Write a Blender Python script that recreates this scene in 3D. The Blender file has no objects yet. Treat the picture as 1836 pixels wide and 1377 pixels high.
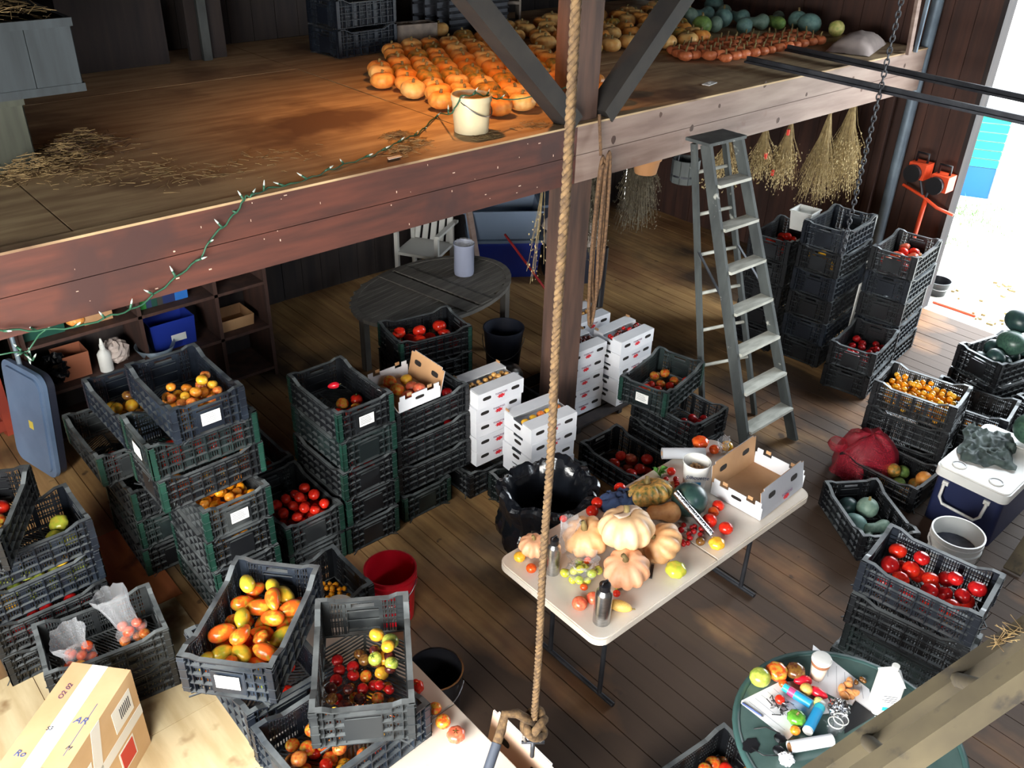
import bpy, math, random
from mathutils import Vector, Matrix, Euler
random.seed(7)
SC = bpy.context.scene
COL = SC.collection
# ------------------------------------------------------------------ camera, world, lights, exposure
FPX = 1594.1; IW, IH = 1836.0, 1377.0
CAM = Vector((0, 0, 4.0))
_dn = Vector((837.9 - IW / 2, 3325.0 - IH / 2, FPX)).normalized()      # plumb line in camera axes (x right, y down, z ahead)
_up = -_dn
_fw = (Vector((0, 0, 1)) - _up * _up.z).normalized()
_rt = _dn.cross(_fw)
_a = math.radians(47.91)
AX = _fw * math.cos(_a) + _rt * math.sin(_a)
AY = _fw * math.sin(_a) - _rt * math.cos(_a)
def ray(px, py):
    v = Vector((px - IW / 2, py - IH / 2, FPX))
    return Vector((v.dot(AX), v.dot(AY), v.dot(_up)))
def P(px, py, z=0.0):                       # the point of a level surface at height z
    d = ray(px, py); return CAM + d * ((z - CAM.z) / d.z)
def PY(px, py, y):
    d = ray(px, py); return CAM + d * (y / d.y)
def PX(px, py, x):
    d = ray(px, py); return CAM + d * (x / d.x)
def PD(px, py, dist):
    return CAM + ray(px, py) * (dist / FPX)
cd = bpy.data.cameras.new('camera'); cam = bpy.data.objects.new('camera', cd); COL.objects.link(cam)
cd.sensor_width = 36.0; cd.lens = 36.0 * FPX / IW; cd.clip_start = 0.05; cd.clip_end = 300
_right = Vector((AX.x, AY.x, _up.x)); _down = Vector((AX.y, AY.y, _up.y)); _fwd = Vector((AX.z, AY.z, _up.z))
M = Matrix((_right, -_down, -_fwd)).transposed().to_4x4(); M.translation = CAM
cam.matrix_world = M
SC.camera = cam

SC.view_settings.view_transform = 'Standard'
SC.view_settings.look = 'None'
SC.view_settings.gamma = 1.0
SC.view_settings.exposure = 0.0
try: SC.view_settings.use_curve_mapping = False
except Exception: pass
SC.cycles.use_denoising = True
try: SC.cycles.denoiser = 'OPENIMAGEDENOISE'
except Exception: pass
SC.cycles.max_bounces = 6; SC.cycles.diffuse_bounces = 4; SC.cycles.glossy_bounces = 3
SC.cycles.transparent_max_bounces = 16; SC.cycles.transmission_bounces = 4
SC.cycles.sample_clamp_indirect = 6.0
SC.cycles.caustics_reflective = False; SC.cycles.caustics_refractive = False

world = bpy.data.worlds.new('overcast_sky'); SC.world = world; world.use_nodes = True
_bg = world.node_tree.nodes['Background']
_bg.inputs[0].default_value = (0.86, 0.94, 1.0, 1); _bg.inputs[1].default_value = 14.0

def area(name, loc, rot, sx, sy, power, color):
    l = bpy.data.lights.new(name, 'AREA'); l.shape = 'RECTANGLE'; l.size = sx; l.size_y = sy
    l.energy = power; l.color = color
    o = bpy.data.objects.new(name, l); COL.objects.link(o); o.location = loc; o.rotation_euler = rot
    return o
R = math.radians
def aim(o, target):
    o.rotation_euler = (Vector(target) - o.location).to_track_quat('-Z', 'Y').to_euler()
# daylight through the tall opening in the left wall
LW = area('daylight_left_opening', (-1.85, .7, 2.3), (0, 0, 0), 3.8, 2.1, 600, (1.0, 0.94, 0.84)); aim(LW, (2.2, 2.8, 0.4))
# added fill from behind the camera, set in a made-up gable opening
GB = area('fill_behind_camera', (2.6, -3.5, 4.6), (0, 0, 0), 1.2, .8, 48, (0.86, 0.93, 1.0)); aim(GB, (2.6, 3.2, 0.3))
# daylight through the big door on the right
DR = area('daylight_door', (8.78, 1.9, 1.75), (0, R(90), 0), 3.6, 3.05, 1, (1, 1, 1)); DR.data.cycles.is_portal = True   # sampling portal of the sky light in the doorway

# ------------------------------------------------------------------ mesh collecting
class MB:
    def __init__(s): s.v = []; s.f = []; s.mi = []; s.m = 0
    def add(s, vs, fs):
        b = len(s.v); s.v += [tuple(v) for v in vs]; s.f += [tuple(i + b for i in f) for f in fs]; s.mi += [s.m] * len(fs); return s
    def box(s, c, d, rz=0.0, mat=None):
        x, y, z = d[0] / 2, d[1] / 2, d[2] / 2
        vs = [Vector((sx * x, sy * y, sz * z)) for sz in (-1, 1) for sy in (-1, 1) for sx in (-1, 1)]
        if mat is not None: vs = [mat @ v for v in vs]
        elif rz: 
            q = Matrix.Rotation(rz, 3, 'Z'); vs = [q @ v for v in vs]
        c = Vector(c); vs = [v + c for v in vs]
        return s.add(vs, [(0, 2, 3, 1), (4, 5, 7, 6), (0, 1, 5, 4), (2, 6, 7, 3), (0, 4, 6, 2), (1, 3, 7, 5)])
    def lim(s, x0, x1, y0, y1, z0, z1): return s.box(((x0 + x1) / 2, (y0 + y1) / 2, (z0 + z1) / 2), (x1 - x0, y1 - y0, z1 - z0))
    def bar(s, a, b, w, t, up=(0, 0, 1)):           # rectangular bar from a to b
        a, b = Vector(a), Vector(b); d = (b - a); L = d.length; d.normalize(); u = Vector(up)
        if abs(d.dot(u)) > .98: u = Vector((0, 1, 0))
        x = d.cross(u).normalized(); y = x.cross(d)
        m = Matrix((x, d, y)).transposed()
        return s.box((a + b) / 2, (w, L, t), mat=m)
    def tube(s, pts, r, n=8, cap=True, closed=False):
        pts = [Vector(p) for p in pts]; k = len(pts); rs = r if isinstance(r, (list, tuple)) else [r] * k
        b = len(s.v); x = None
        for i, p in enumerate(pts):
            d = (pts[min(i + 1, k - 1)] - pts[max(i - 1, 0)])
            if closed: d = pts[(i + 1) % k] - pts[i - 1]
            d.normalize()
            if x is None:
                x = d.cross(Vector((0, 0, 1)))
                if x.length < .05: x = d.cross(Vector((0, 1, 0)))
            x = (x - d * x.dot(d)).normalized(); y = d.cross(x)
            for j in range(n):
                t = 2 * math.pi * j / n; s.v.append(tuple(p + (x * math.cos(t) + y * math.sin(t)) * rs[i]))
        fs = []
        for i in range(k - 1 + (1 if closed else 0)):
            for j in range(n):
                a0, a1 = b + i * n + j, b + i * n + (j + 1) % n; i2 = (i + 1) % k
                fs.append((a0, a1, b + i2 * n + (j + 1) % n, b + i2 * n + j))
        if cap and not closed:
            fs.append(tuple(b + j for j in reversed(range(n)))); fs.append(tuple(b + (k - 1) * n + j for j in range(n)))
        s.f += fs; s.mi += [s.m] * len(fs); return s
    def lathe(s, prof, n=20, c=(0, 0, 0), fn=None, sx=1, sy=1):
        b = len(s.v); k = len(prof)
        for i, (r_, z) in enumerate(prof):
            for j in range(n):
                t = 2 * math.pi * j / n; v = Vector((r_ * math.cos(t) * sx, r_ * math.sin(t) * sy, z))
                if fn: v = fn(v, t, i)
                s.v.append(tuple(v + Vector(c)))
        fs = []
        for i in range(k - 1):
            for j in range(n):
                fs.append((b + i * n + j, b + i * n + (j + 1) % n, b + (i + 1) * n + (j + 1) % n, b + (i + 1) * n + j))
        if prof[0][0] > 1e-6 and False: pass
        s.f += fs; s.mi += [s.m] * len(fs); return s
    def disc(s, c, r, n=20, flip=False):
        b = len(s.v); 
        for j in range(n): 
            t = 2 * math.pi * j / n; s.v.append((c[0] + r * math.cos(t), c[1] + r * math.sin(t), c[2]))
        f = tuple(b + j for j in range(n)); s.f.append(f[::-1] if flip else f); s.mi.append(s.m); return s
    def poly(s, pts, th=0.0, nrm=(0, 0, 1)):         # flat outline with thickness along nrm
        n = len(pts); nv = Vector(nrm); A = [Vector(p) for p in pts]
        if th == 0: return s.add(A, [tuple(range(n))])
        Bq = [p + nv * th for p in A]
        return s.add(A + Bq, [tuple(reversed(range(n))), tuple(range(n, 2 * n))] + [(i, (i + 1) % n, n + (i + 1) % n, n + i) for i in range(n)])
    def xf(s, m, start=0):
        for i in range(start, len(s.v)): s.v[i] = tuple(m @ Vector(s.v[i]))
        return s
    def mesh(s, name, mats, smooth=False, auto=None):
        me = bpy.data.meshes.new(name); me.from_pydata(s.v, [], s.f)
        for m in (mats if isinstance(mats, (list, tuple)) else [mats]): me.materials.append(m)
        if any(s.mi): me.polygons.foreach_set('material_index', s.mi)
        if smooth: me.polygons.foreach_set('use_smooth', [True] * len(s.f))
        me.update()
        if smooth and auto:
            try: me.set_sharp_from_angle(angle=math.radians(auto))
            except Exception: pass
        return me
    def build(s, name, mats, parent=None, smooth=False, auto=None, loc=None, rot=None):
        return put(name, s.mesh(name, mats, smooth, auto), parent, loc, rot)
def put(name, data, parent=None, loc=None, rot=None, scale=None, mat=None):
    o = bpy.data.objects.new(name, data); COL.objects.link(o)
    if parent is not None: o.parent = parent
    if loc is not None: o.location = loc
    if rot is not None: o.rotation_euler = rot
    if scale is not None: o.scale = scale if isinstance(scale, (tuple, list, Vector)) else (scale,) * 3
    if mat is not None: o.material_slots[0].link = 'OBJECT'; o.material_slots[0].material = mat
    return o
def tag(o, label, cat, group=None):
    o['label'] = label; o['category'] = cat
    if group: o['group'] = group
    return o
def thing(name, label, cat, loc=(0, 0, 0), rz=0.0, group=None, rot=None):
    o = put(name, None, None, loc, rot or (0, 0, rz)); o.empty_display_size = .1
    return tag(o, label, cat, group)
def struct(o): o['kind'] = 'structure'; return o
def stuff(o): o['kind'] = 'stuff'; return o
ORD = ['top', 'second', 'third', 'fourth', 'fifth', 'sixth', 'seventh', 'eighth']
NTH = ['first', 'second', 'third', 'fourth', 'fifth', 'sixth', 'seventh', 'eighth', 'ninth', 'tenth', 'eleventh', 'twelfth', 'thirteenth', 'fourteenth', 'fifteenth', 'sixteenth', 'seventeenth', 'eighteenth', 'nineteenth', 'twentieth']

# ------------------------------------------------------------------ materials
def lin(c):                      # sRGB 0-255 to linear
    return tuple(((x / 255) / 12.92 if x <= 10 else ((x / 255 + .055) / 1.055) ** 2.4) for x in c) + (1.0,)
def mk(name, c1, c2=None, rough=.55, metal=0.0, scale=6.0, stretch=(1, 1, 1), detail=4, lo=.35, hi=.65, bump=0.0, bscale=None,
       objvar=0.0, c3=None, s3=2.5, l3=.5, h3=.62, world=False, w3=True, spec=.5, trans=0.0, coat=0.0, alpha=1.0, r2=None, dust_light=None):
    m = bpy.data.materials.new(name); m.use_nodes = True; nt = m.node_tree; N = nt.nodes; Lk = nt.links.new
    b = N['Principled BSDF']; b.inputs['Roughness'].default_value = rough; b.inputs['Metallic'].default_value = metal
    b.inputs['Specular IOR Level'].default_value = spec
    if trans: b.inputs['Transmission Weight'].default_value = trans
    if coat: b.inputs['Coat Weight'].default_value = coat; b.inputs['Coat Roughness'].default_value = .1
    if alpha < 1: b.inputs['Alpha'].default_value = alpha
    c1 = lin(c1); 
    if c2 is None and not objvar and not c3 and not bump:
        b.inputs['Base Color'].default_value = c1; return m
    tc = N.new('ShaderNodeTexCoord'); geo = N.new('ShaderNodeNewGeometry')
    oi = N.new('ShaderNodeObjectInfo')
    def noise(sc, st, wd, off=True):
        mp = N.new('ShaderNodeMapping'); mp.inputs['Scale'].default_value = st
        if wd: Lk(geo.outputs['Position'], mp.inputs['Vector'])
        else:
            ad = N.new('ShaderNodeVectorMath'); ad.operation = 'MULTIPLY_ADD'
            cb = N.new('ShaderNodeCombineXYZ')
            for k in range(3): Lk(oi.outputs['Random'], cb.inputs[k])
            Lk(cb.outputs[0], ad.inputs[0]); ad.inputs[1].default_value = (17, 31, 23); Lk(tc.outputs['Object'], ad.inputs[2])
            Lk(ad.outputs[0], mp.inputs['Vector'])
        nz = N.new('ShaderNodeTexNoise'); nz.inputs['Scale'].default_value = sc; nz.inputs['Detail'].default_value = detail
        Lk(mp.outputs[0], nz.inputs['Vector']); return nz
    def ramp(src, a, z):
        r_ = N.new('ShaderNodeMapRange'); r_.inputs[1].default_value = a; r_.inputs[2].default_value = z; r_.clamp = True
        Lk(src, r_.inputs[0]); return r_.outputs[0]
    def mix(f, a, bb):
        x = N.new('ShaderNodeMix'); x.data_type = 'RGBA'
        if hasattr(f, 'links'): Lk(f, x.inputs[0])
        else: x.inputs[0].default_value = f
        for sock, val in ((x.inputs[6], a), (x.inputs[7], bb)):
            if hasattr(val, 'links'): Lk(val, sock)
            else: sock.default_value = val
        return x.outputs[2]
    cur = c1; n1 = None
    if c2 is not None:
        n1 = noise(scale, stretch, world); f1 = ramp(n1.outputs['Fac'], lo, hi); cur = mix(f1, c1, lin(c2))
        if r2 is not None:
            rr = N.new('ShaderNodeMapRange'); rr.inputs[3].default_value = rough; rr.inputs[4].default_value = r2
            Lk(f1, rr.inputs[0]); Lk(rr.outputs[0], b.inputs['Roughness'])
    if c3 is not None:
        n3 = noise(s3, (1, 1, 1), w3); cur = mix(ramp(n3.outputs['Fac'], l3, h3), cur, lin(c3))
    if objvar:
        hsv = N.new('ShaderNodeHueSaturation')
        mr = N.new('ShaderNodeMapRange'); mr.inputs[3].default_value = 1 - objvar; mr.inputs[4].default_value = 1 + objvar
        Lk(oi.outputs['Random'], mr.inputs[0]); Lk(mr.outputs[0], hsv.inputs['Value'])
        if hasattr(cur, 'links'): Lk(cur, hsv.inputs['Color'])
        else: hsv.inputs['Color'].default_value = cur
        cur = hsv.outputs[0]
    if dust_light:                     # upward faces paler: dusty, with the light they catch painted in
        sx = N.new('ShaderNodeSeparateXYZ'); Lk(geo.outputs['True Normal'], sx.inputs[0]); nd = noise(7, (1, 1, 1), True)
        mu = N.new('ShaderNodeMath'); mu.operation = 'MULTIPLY'; Lk(ramp(sx.outputs['Z'], .55, .9), mu.inputs[0]); Lk(ramp(nd.outputs['Fac'], .25, .6), mu.inputs[1])
        m2 = N.new('ShaderNodeMath'); m2.operation = 'MULTIPLY'; Lk(mu.outputs[0], m2.inputs[0]); m2.inputs[1].default_value = dust_light[1]
        cur = mix(m2.outputs[0], cur, lin(dust_light[0]))
    if hasattr(cur, 'links'): Lk(cur, b.inputs['Base Color'])
    else: b.inputs['Base Color'].default_value = cur
    if bump:
        nb = n1 if (n1 and bscale is None) else noise(bscale or 40, stretch, world)
        bp = N.new('ShaderNodeBump'); bp.inputs['Strength'].default_value = bump; bp.inputs['Distance'].default_value = .01
        Lk(nb.outputs['Fac'], bp.inputs['Height']); Lk(bp.outputs[0], b.inputs['Normal'])
    return m
def film(name, color, opacity, rough=.15):           # clear or tinted thin plastic
    m = bpy.data.materials.new(name); m.use_nodes = True; nt = m.node_tree; N = nt.nodes
    b = N['Principled BSDF']; b.inputs['Base Color'].default_value = lin(color); b.inputs['Roughness'].default_value = rough
    b.inputs['Specular IOR Level'].default_value = .9
    fr = N.new('ShaderNodeLayerWeight'); fr.inputs[0].default_value = .35
    mr = N.new('ShaderNodeMapRange'); mr.inputs[3].default_value = opacity; mr.inputs[4].default_value = min(1, opacity + .30)
    nt.links.new(fr.outputs['Facing'], mr.inputs[0]); nt.links.new(mr.outputs[0], b.inputs['Alpha'])
    return m
T = {}
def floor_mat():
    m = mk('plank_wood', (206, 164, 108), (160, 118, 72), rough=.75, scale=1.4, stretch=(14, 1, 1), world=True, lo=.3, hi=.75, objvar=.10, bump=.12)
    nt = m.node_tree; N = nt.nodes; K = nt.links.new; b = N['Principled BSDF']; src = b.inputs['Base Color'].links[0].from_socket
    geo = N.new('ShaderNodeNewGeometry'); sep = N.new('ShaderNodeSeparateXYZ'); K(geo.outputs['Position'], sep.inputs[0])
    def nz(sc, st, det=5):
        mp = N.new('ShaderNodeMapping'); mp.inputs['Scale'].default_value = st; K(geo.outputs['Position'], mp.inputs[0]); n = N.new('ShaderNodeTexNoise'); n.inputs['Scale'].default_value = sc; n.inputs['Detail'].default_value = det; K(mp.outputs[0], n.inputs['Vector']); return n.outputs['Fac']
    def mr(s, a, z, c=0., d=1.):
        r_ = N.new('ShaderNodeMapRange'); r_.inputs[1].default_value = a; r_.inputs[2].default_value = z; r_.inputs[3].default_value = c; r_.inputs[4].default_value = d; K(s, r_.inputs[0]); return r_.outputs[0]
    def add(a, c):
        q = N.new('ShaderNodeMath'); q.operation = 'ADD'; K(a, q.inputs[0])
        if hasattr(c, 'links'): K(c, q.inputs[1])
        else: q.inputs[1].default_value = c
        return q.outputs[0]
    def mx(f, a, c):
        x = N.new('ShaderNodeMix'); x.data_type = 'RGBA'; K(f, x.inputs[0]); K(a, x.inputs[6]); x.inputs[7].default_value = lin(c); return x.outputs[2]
    worn = mr(sep.outputs['Y'], 3.7, 2.5, 0.0, .20)           # more stains on the aisle side, with its shade painted in
    wet_shade = mr(add(nz(1.1, (1, .6, 1)), worn), .50, .64, 0, .90)
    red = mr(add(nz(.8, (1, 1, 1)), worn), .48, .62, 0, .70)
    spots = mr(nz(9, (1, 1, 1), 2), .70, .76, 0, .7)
    col = mx(red, src, (118, 74, 50)); col = mx(wet_shade, col, (58, 46, 38)); col = mx(spots, col, (60, 44, 36))
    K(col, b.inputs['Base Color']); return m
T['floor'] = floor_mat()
T['floor_pale'] = mk('plywood_pale', (214, 196, 158), (190, 168, 128), rough=.75, scale=2, stretch=(6, 1, 1), world=True, objvar=.06, c3=(150, 122, 86), s3=3.1, l3=.58, h3=.66)
T['floor_orange'] = mk('plywood_orange', (198, 116, 68), (170, 96, 56), rough=.75, scale=2, stretch=(6, 1, 1), world=True, objvar=.05, c3=(96, 58, 40), s3=2.6, l3=.58, h3=.68)
T['floor_gap'] = mk('floor_gap', (30, 24, 20), rough=.95)
T['deck'] = mk('deck_plywood', (196, 170, 130), (160, 132, 98), rough=.8, scale=2.2, stretch=(1, 7, 1), world=True, objvar=.05, c3=(112, 86, 64), s3=1.3, l3=.52, h3=.66)
T['beam_red'] = mk('red_stained_wood', (94, 50, 38), (62, 35, 29), rough=.7, scale=2.0, stretch=(1, 1, 9), world=True, lo=.3, hi=.7, objvar=.05, c3=(62, 36, 32), s3=2.2, l3=.55, h3=.66, bump=.15)
T['beam_pale'] = mk('pale_sawn_wood', (154, 132, 120), (126, 102, 92), rough=.7, scale=1.6, stretch=(1, 1, 8), world=True, objvar=.05, c3=(120, 86, 74), s3=3.0, l3=.62, h3=.72, bump=.12)
T['paint_fleck'] = mk('paint_fleck', (206, 176, 158), rough=.8)
T['post'] = mk('old_post_wood', (92, 66, 54), (62, 46, 40), rough=.8, scale=3, stretch=(5, 5, .6), world=True, bump=.15)
T['brace'] = mk('brace_wood', (46, 41, 37), (33, 30, 29), rough=.8, scale=3, stretch=(2, 2, 2), world=True, bump=.1)
T['darkwood'] = mk('dark_barn_board', (52, 44, 42), (36, 32, 34), rough=.9, scale=2, stretch=(6, 6, .6), world=True, objvar=.15, bump=.1)
T['wallred'] = mk('brown_wall_board', (78, 51, 42), (58, 39, 34), rough=.85, scale=2, stretch=(6, 6, .6), world=True, objvar=.12, bump=.1)
T['greywood'] = mk('grey_ladder_wood', (78, 83, 82), (56, 60, 61), rough=.7, scale=3, stretch=(3, 3, 1), objvar=.03, c3=(176, 176, 168), s3=9, l3=.66, h3=.72, w3=False, bump=.08)
T['tread'] = mk('pale_tread_wood', (206, 206, 196), (160, 160, 150), rough=.65, scale=5, stretch=(1, 4, 1), lo=.4, hi=.7, bump=.06)  # treads much paler than the ladder rails
T['railwood'] = mk('weathered_rail', (104, 94, 72), (78, 70, 56), rough=.8, scale=4, stretch=(1.2, 1.2, 1.2), c3=(66, 60, 52), s3=14, l3=.58, h3=.68, w3=False, bump=.2)
def plast(n, a, b_, r=.42, d=((140, 146, 148), .55)): return mk(n, a, b_, rough=r, scale=5, lo=.5, hi=.95, objvar=.10, r2=.6, dust_light=d)
T['crate'] = plast('black_plastic', (17, 19, 23), (42, 47, 51))
T['crate_blue'] = plast('blue_black_plastic', (17, 23, 33), (44, 56, 70))
T['crate_green'] = plast('dark_green_plastic', (22, 30, 32), (54, 72, 70))
T['crate_dusty'] = plast('dusty_plastic', (30, 34, 37), (84, 88, 88), .55)
T['teal'] = plast('teal_plastic', (18, 50, 42), (34, 80, 66))
T['label'] = mk('paper_label', (236, 236, 232), rough=.7)
T['ink'] = mk('ink', (60, 62, 76), rough=.8)
T['cardwhite'] = mk('white_cardboard', (232, 232, 236), (214, 216, 222), rough=.6, scale=3)
T['cardbrown'] = mk('brown_cardboard', (188, 146, 104), (168, 126, 88), rough=.75, scale=4)
T['cardgrey'] = mk('grey_white_cardboard', (176, 178, 184), (158, 158, 164), rough=.6, scale=3)
T['boxtan'] = mk('tan_cardboard', (214, 180, 138), (200, 164, 122), rough=.7, scale=4)
T['hole'] = mk('hand_hole_dark', (26, 20, 18), rough=.95)
T['redprint'] = mk('red_print', (214, 40, 52), rough=.6)
T['purple'] = mk('purple_print', (112, 70, 104), rough=.7)
T['bluemark'] = mk('blue_marker', (80, 96, 150), rough=.7)
T['tape'] = mk('white_tape', (226, 226, 224), rough=.35)
T['redlabel'] = mk('red_sticker', (204, 54, 44), rough=.5)
T['tabletop'] = mk('table_plastic', (214, 206, 196), (198, 186, 172), rough=.4, scale=3, c3=(168, 146, 124), s3=5, l3=.62, h3=.74)
T['metaldark'] = mk('dark_metal', (44, 46, 52), (66, 68, 74), rough=.5, metal=.5, scale=8)
T['steel'] = mk('brushed_steel', (196, 196, 196), (170, 172, 174), rough=.28, metal=1.0, scale=30, stretch=(1, 1, 8))
T['blackplastic'] = mk('black_cap', (24, 24, 28), rough=.35)
T['foil'] = mk('foil', (210, 212, 216), rough=.22, metal=1.0, bump=.4, bscale=60)
T['bucketwhite'] = mk('white_bucket_plastic', (236, 236, 232), (218, 218, 214), rough=.35, scale=4)
T['bucketcream'] = mk('cream_bucket_plastic', (226, 212, 176), (204, 186, 146), rough=.45, scale=4)
T['bucketred'] = mk('red_bucket_plastic', (226, 26, 46), rough=.35)
T['bag'] = mk('black_bin_liner', (12, 13, 17), (24, 27, 33), rough=.20, scale=8, bump=.5, bscale=18)
T['bin'] = mk('dark_bin_plastic', (40, 44, 58), rough=.5)
T['film'] = film('clear_plastic_film', (235, 238, 245), .09, .28)
T['filmroll'] = mk('rolled_clear_film', (214, 220, 228), rough=.2, trans=.2)
T['net'] = film('red_netting', (190, 20, 52), .50, .6)
T['rope'] = mk('hemp_rope', (108, 84, 54), (70, 52, 34), rough=.9, scale=60, bump=.4)
T['ropedark'] = mk('dark_hemp_rope', (122, 92, 64), (82, 60, 44), rough=.9, scale=60, bump=.4)
T['green_wire'] = mk('green_wire', (40, 84, 62), rough=.5)
T['bulb'] = film('clear_bulb', (220, 236, 228), .5, .1)
T['straw'] = mk('straw', (172, 146, 100), (128, 104, 70), rough=.85, objvar=.1, scale=20)
T['chaff'] = mk('dark_chaff', (84, 62, 46), rough=.9)
T['dry'] = mk('dried_stems', (176, 154, 108), (132, 112, 76), rough=.85, scale=30)
T['dryhead'] = mk('dried_seed_heads', (206, 188, 140), (164, 142, 98), rough=.85, scale=40)
T['drydark'] = mk('grey_dried_stems', (126, 116, 96), (92, 84, 70), rough=.9, scale=30)
T['ribbon'] = mk('orange_ribbon', (232, 62, 40), rough=.6)
T['greenstem'] = mk('green_calyx', (70, 104, 44), rough=.6)
T['drystem'] = mk('pumpkin_stem', (138, 120, 72), (104, 88, 54), rough=.8, scale=20)
T['cloth_blue'] = mk('blue_cloth', (52, 72, 108), (36, 50, 82), rough=.9, scale=12)
T['cloth_green'] = mk('dark_green_cloth', (74, 88, 84), (50, 62, 62), rough=.75, scale=10)
T['paper'] = mk('paper', (236, 238, 244), rough=.7)
T['coolerblue'] = mk('navy_cooler', (34, 42, 78), rough=.45)
T['tealglass'] = mk('green_glass_top', (72, 96, 94), (98, 120, 116), rough=.12, scale=5, trans=.15)
T['orange_metal'] = mk('orange_paint', (226, 78, 40), rough=.4)
T['greymetal'] = mk('galvanised_pipe', (128, 144, 158), (104, 118, 132), rough=.5, metal=.3, scale=6)
T['ground'] = mk('bright_gravel_yard', (226, 224, 214), (202, 198, 184), rough=.95, scale=1.2, c3=(150, 140, 118), s3=2.2, l3=.66, h3=.72)
T['grass'] = mk('grass_blades', (92, 150, 60), rough=.8)
T['totegrey'] = mk('grey_tote', (104, 120, 142), rough=.5)
T['toteblue'] = mk('blue_tote', (30, 52, 150), rough=.45)
T['lidblue'] = mk('blue_grey_lid', (116, 140, 172), (100, 122, 152), rough=.5, scale=3)
T['chairwhite'] = mk('white_garden_chair', (206, 206, 202), rough=.45)
T['sack'] = mk('paper_sack', (206, 190, 182), (182, 166, 160), rough=.8, scale=6)
T['teakgrey'] = mk('weathered_teak', (104, 100, 94), (80, 76, 72), rough=.8, scale=3, stretch=(1, 8, 1), objvar=.08)
T['concrete'] = mk('concrete_block', (138, 128, 118), (110, 102, 96), rough=.95, scale=14, bump=.2)
T['greybin'] = mk('grey_green_boards', (54, 60, 64), (42, 47, 50), rough=.9, scale=2, stretch=(8, 8, .7), objvar=.08)
T['olivebin'] = mk('olive_boards', (70, 72, 62), (54, 56, 48), rough=.9, scale=2, stretch=(8, 8, .7), objvar=.08)
def veg(n, a, b_=None, rough=.22, sc=2.2, lo=.4, hi=.65, c3=None): return mk(n, a, b_, rough=rough, scale=sc, lo=lo, hi=hi, objvar=.10, detail=2, c3=c3, s3=6, l3=.6, h3=.7, w3=False)
V = {
 'red': veg('red_tomato', (214, 32, 24), (226, 58, 30)), 'deepred': veg('deep_red_tomato', (168, 20, 26), (196, 34, 30)),
 'orange': veg('orange_tomato', (236, 134, 40), (240, 168, 62)), 'peach': veg('peach_tomato', (232, 150, 70), (214, 92, 48)),
 'yellow': veg('yellow_tomato', (238, 190, 60), (236, 160, 46)), 'gold': veg('gold_cherry', (242, 172, 34), (244, 140, 24)),
 'green': veg('green_tomato', (176, 186, 62), (206, 190, 70)), 'lime': veg('lime_tomato', (150, 170, 70), (196, 200, 90)),
 'mixed': veg('two_tone_tomato', (226, 84, 34), (210, 170, 62)), 'black': veg('dark_purple_tomato', (64, 30, 32), (112, 48, 34)),
 'brown': veg('brown_green_tomato', (128, 92, 40), (92, 46, 32)), 'salmon': veg('salmon_tomato', (222, 92, 68), (230, 128, 90)),
 'redorange': veg('red_orange_cherry', (222, 72, 28), (232, 104, 36)),
 'pepper': veg('orange_green_pepper_tomato', (230, 98, 34), (176, 158, 50), sc=1.3, lo=.48, hi=.66), 'peppery': veg('yellow_pepper_tomato', (222, 176, 48), (170, 168, 54), sc=1.3),
 'pumpkin': veg('orange_pumpkin', (242, 170, 84), (230, 142, 62), rough=.45), 'pumpkin_pale': veg('pale_orange_pumpkin', (246, 200, 126), (238, 174, 96), rough=.45),
 'pumpkin_green': veg('green_orange_pumpkin', (214, 150, 62), (128, 120, 60), rough=.45), 'pumpkin_red': veg('striped_red_pumpkin', (206, 96, 56), (230, 150, 98), rough=.45, sc=26),
 'pumpkin_tan': veg('tan_pumpkin', (222, 174, 126), (210, 156, 106), rough=.5), 'pumpkin_cream': veg('cream_pumpkin', (228, 192, 150), (216, 174, 130), rough=.5),
 'pumpkin_pink': veg('pink_tan_pumpkin', (226, 172, 136), (218, 156, 116), rough=.5),
 'carnival': veg('green_orange_ribbed_pumpkin', (206, 158, 84), (104, 110, 62), rough=.45, sc=5),
 'bluesq': veg('blue_green_squash', (122, 158, 150), (96, 134, 130), rough=.5), 'greensq': veg('green_squash', (138, 172, 90), (104, 142, 74), rough=.5),
 'palesq': veg('pale_yellow_squash', (216, 206, 130), (172, 180, 92), rough=.5), 'darkmelon': veg('dark_watermelon', (34, 56, 58), (46, 72, 66), rough=.35),
 'melon': veg('watermelon', (62, 92, 76), (40, 66, 60), rough=.35, sc=7), 'greysq': veg('grey_green_squash', (132, 156, 140), (108, 136, 122), rough=.5),
 'potato': veg('tan_bean', (198, 158, 112), (170, 128, 88), rough=.6), 'nut': veg('amber_cherry', (206, 160, 92), (176, 120, 60)), 
 'delicata': veg('cream_delicata', (232, 196, 110), (196, 140, 62), rough=.5, sc=16), 'bean': veg('apricot_fruit', (240, 170, 104), (232, 150, 84), rough=.5), 'pepgreen': veg('green_pepper', (84, 150, 50), (110, 170, 60)),
 'butternut': veg('tan_butternut', (222, 172, 118), (206, 150, 96), rough=.5), 'pepred': veg('red_chili', (206, 24, 48), (220, 40, 50)),
}
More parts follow.
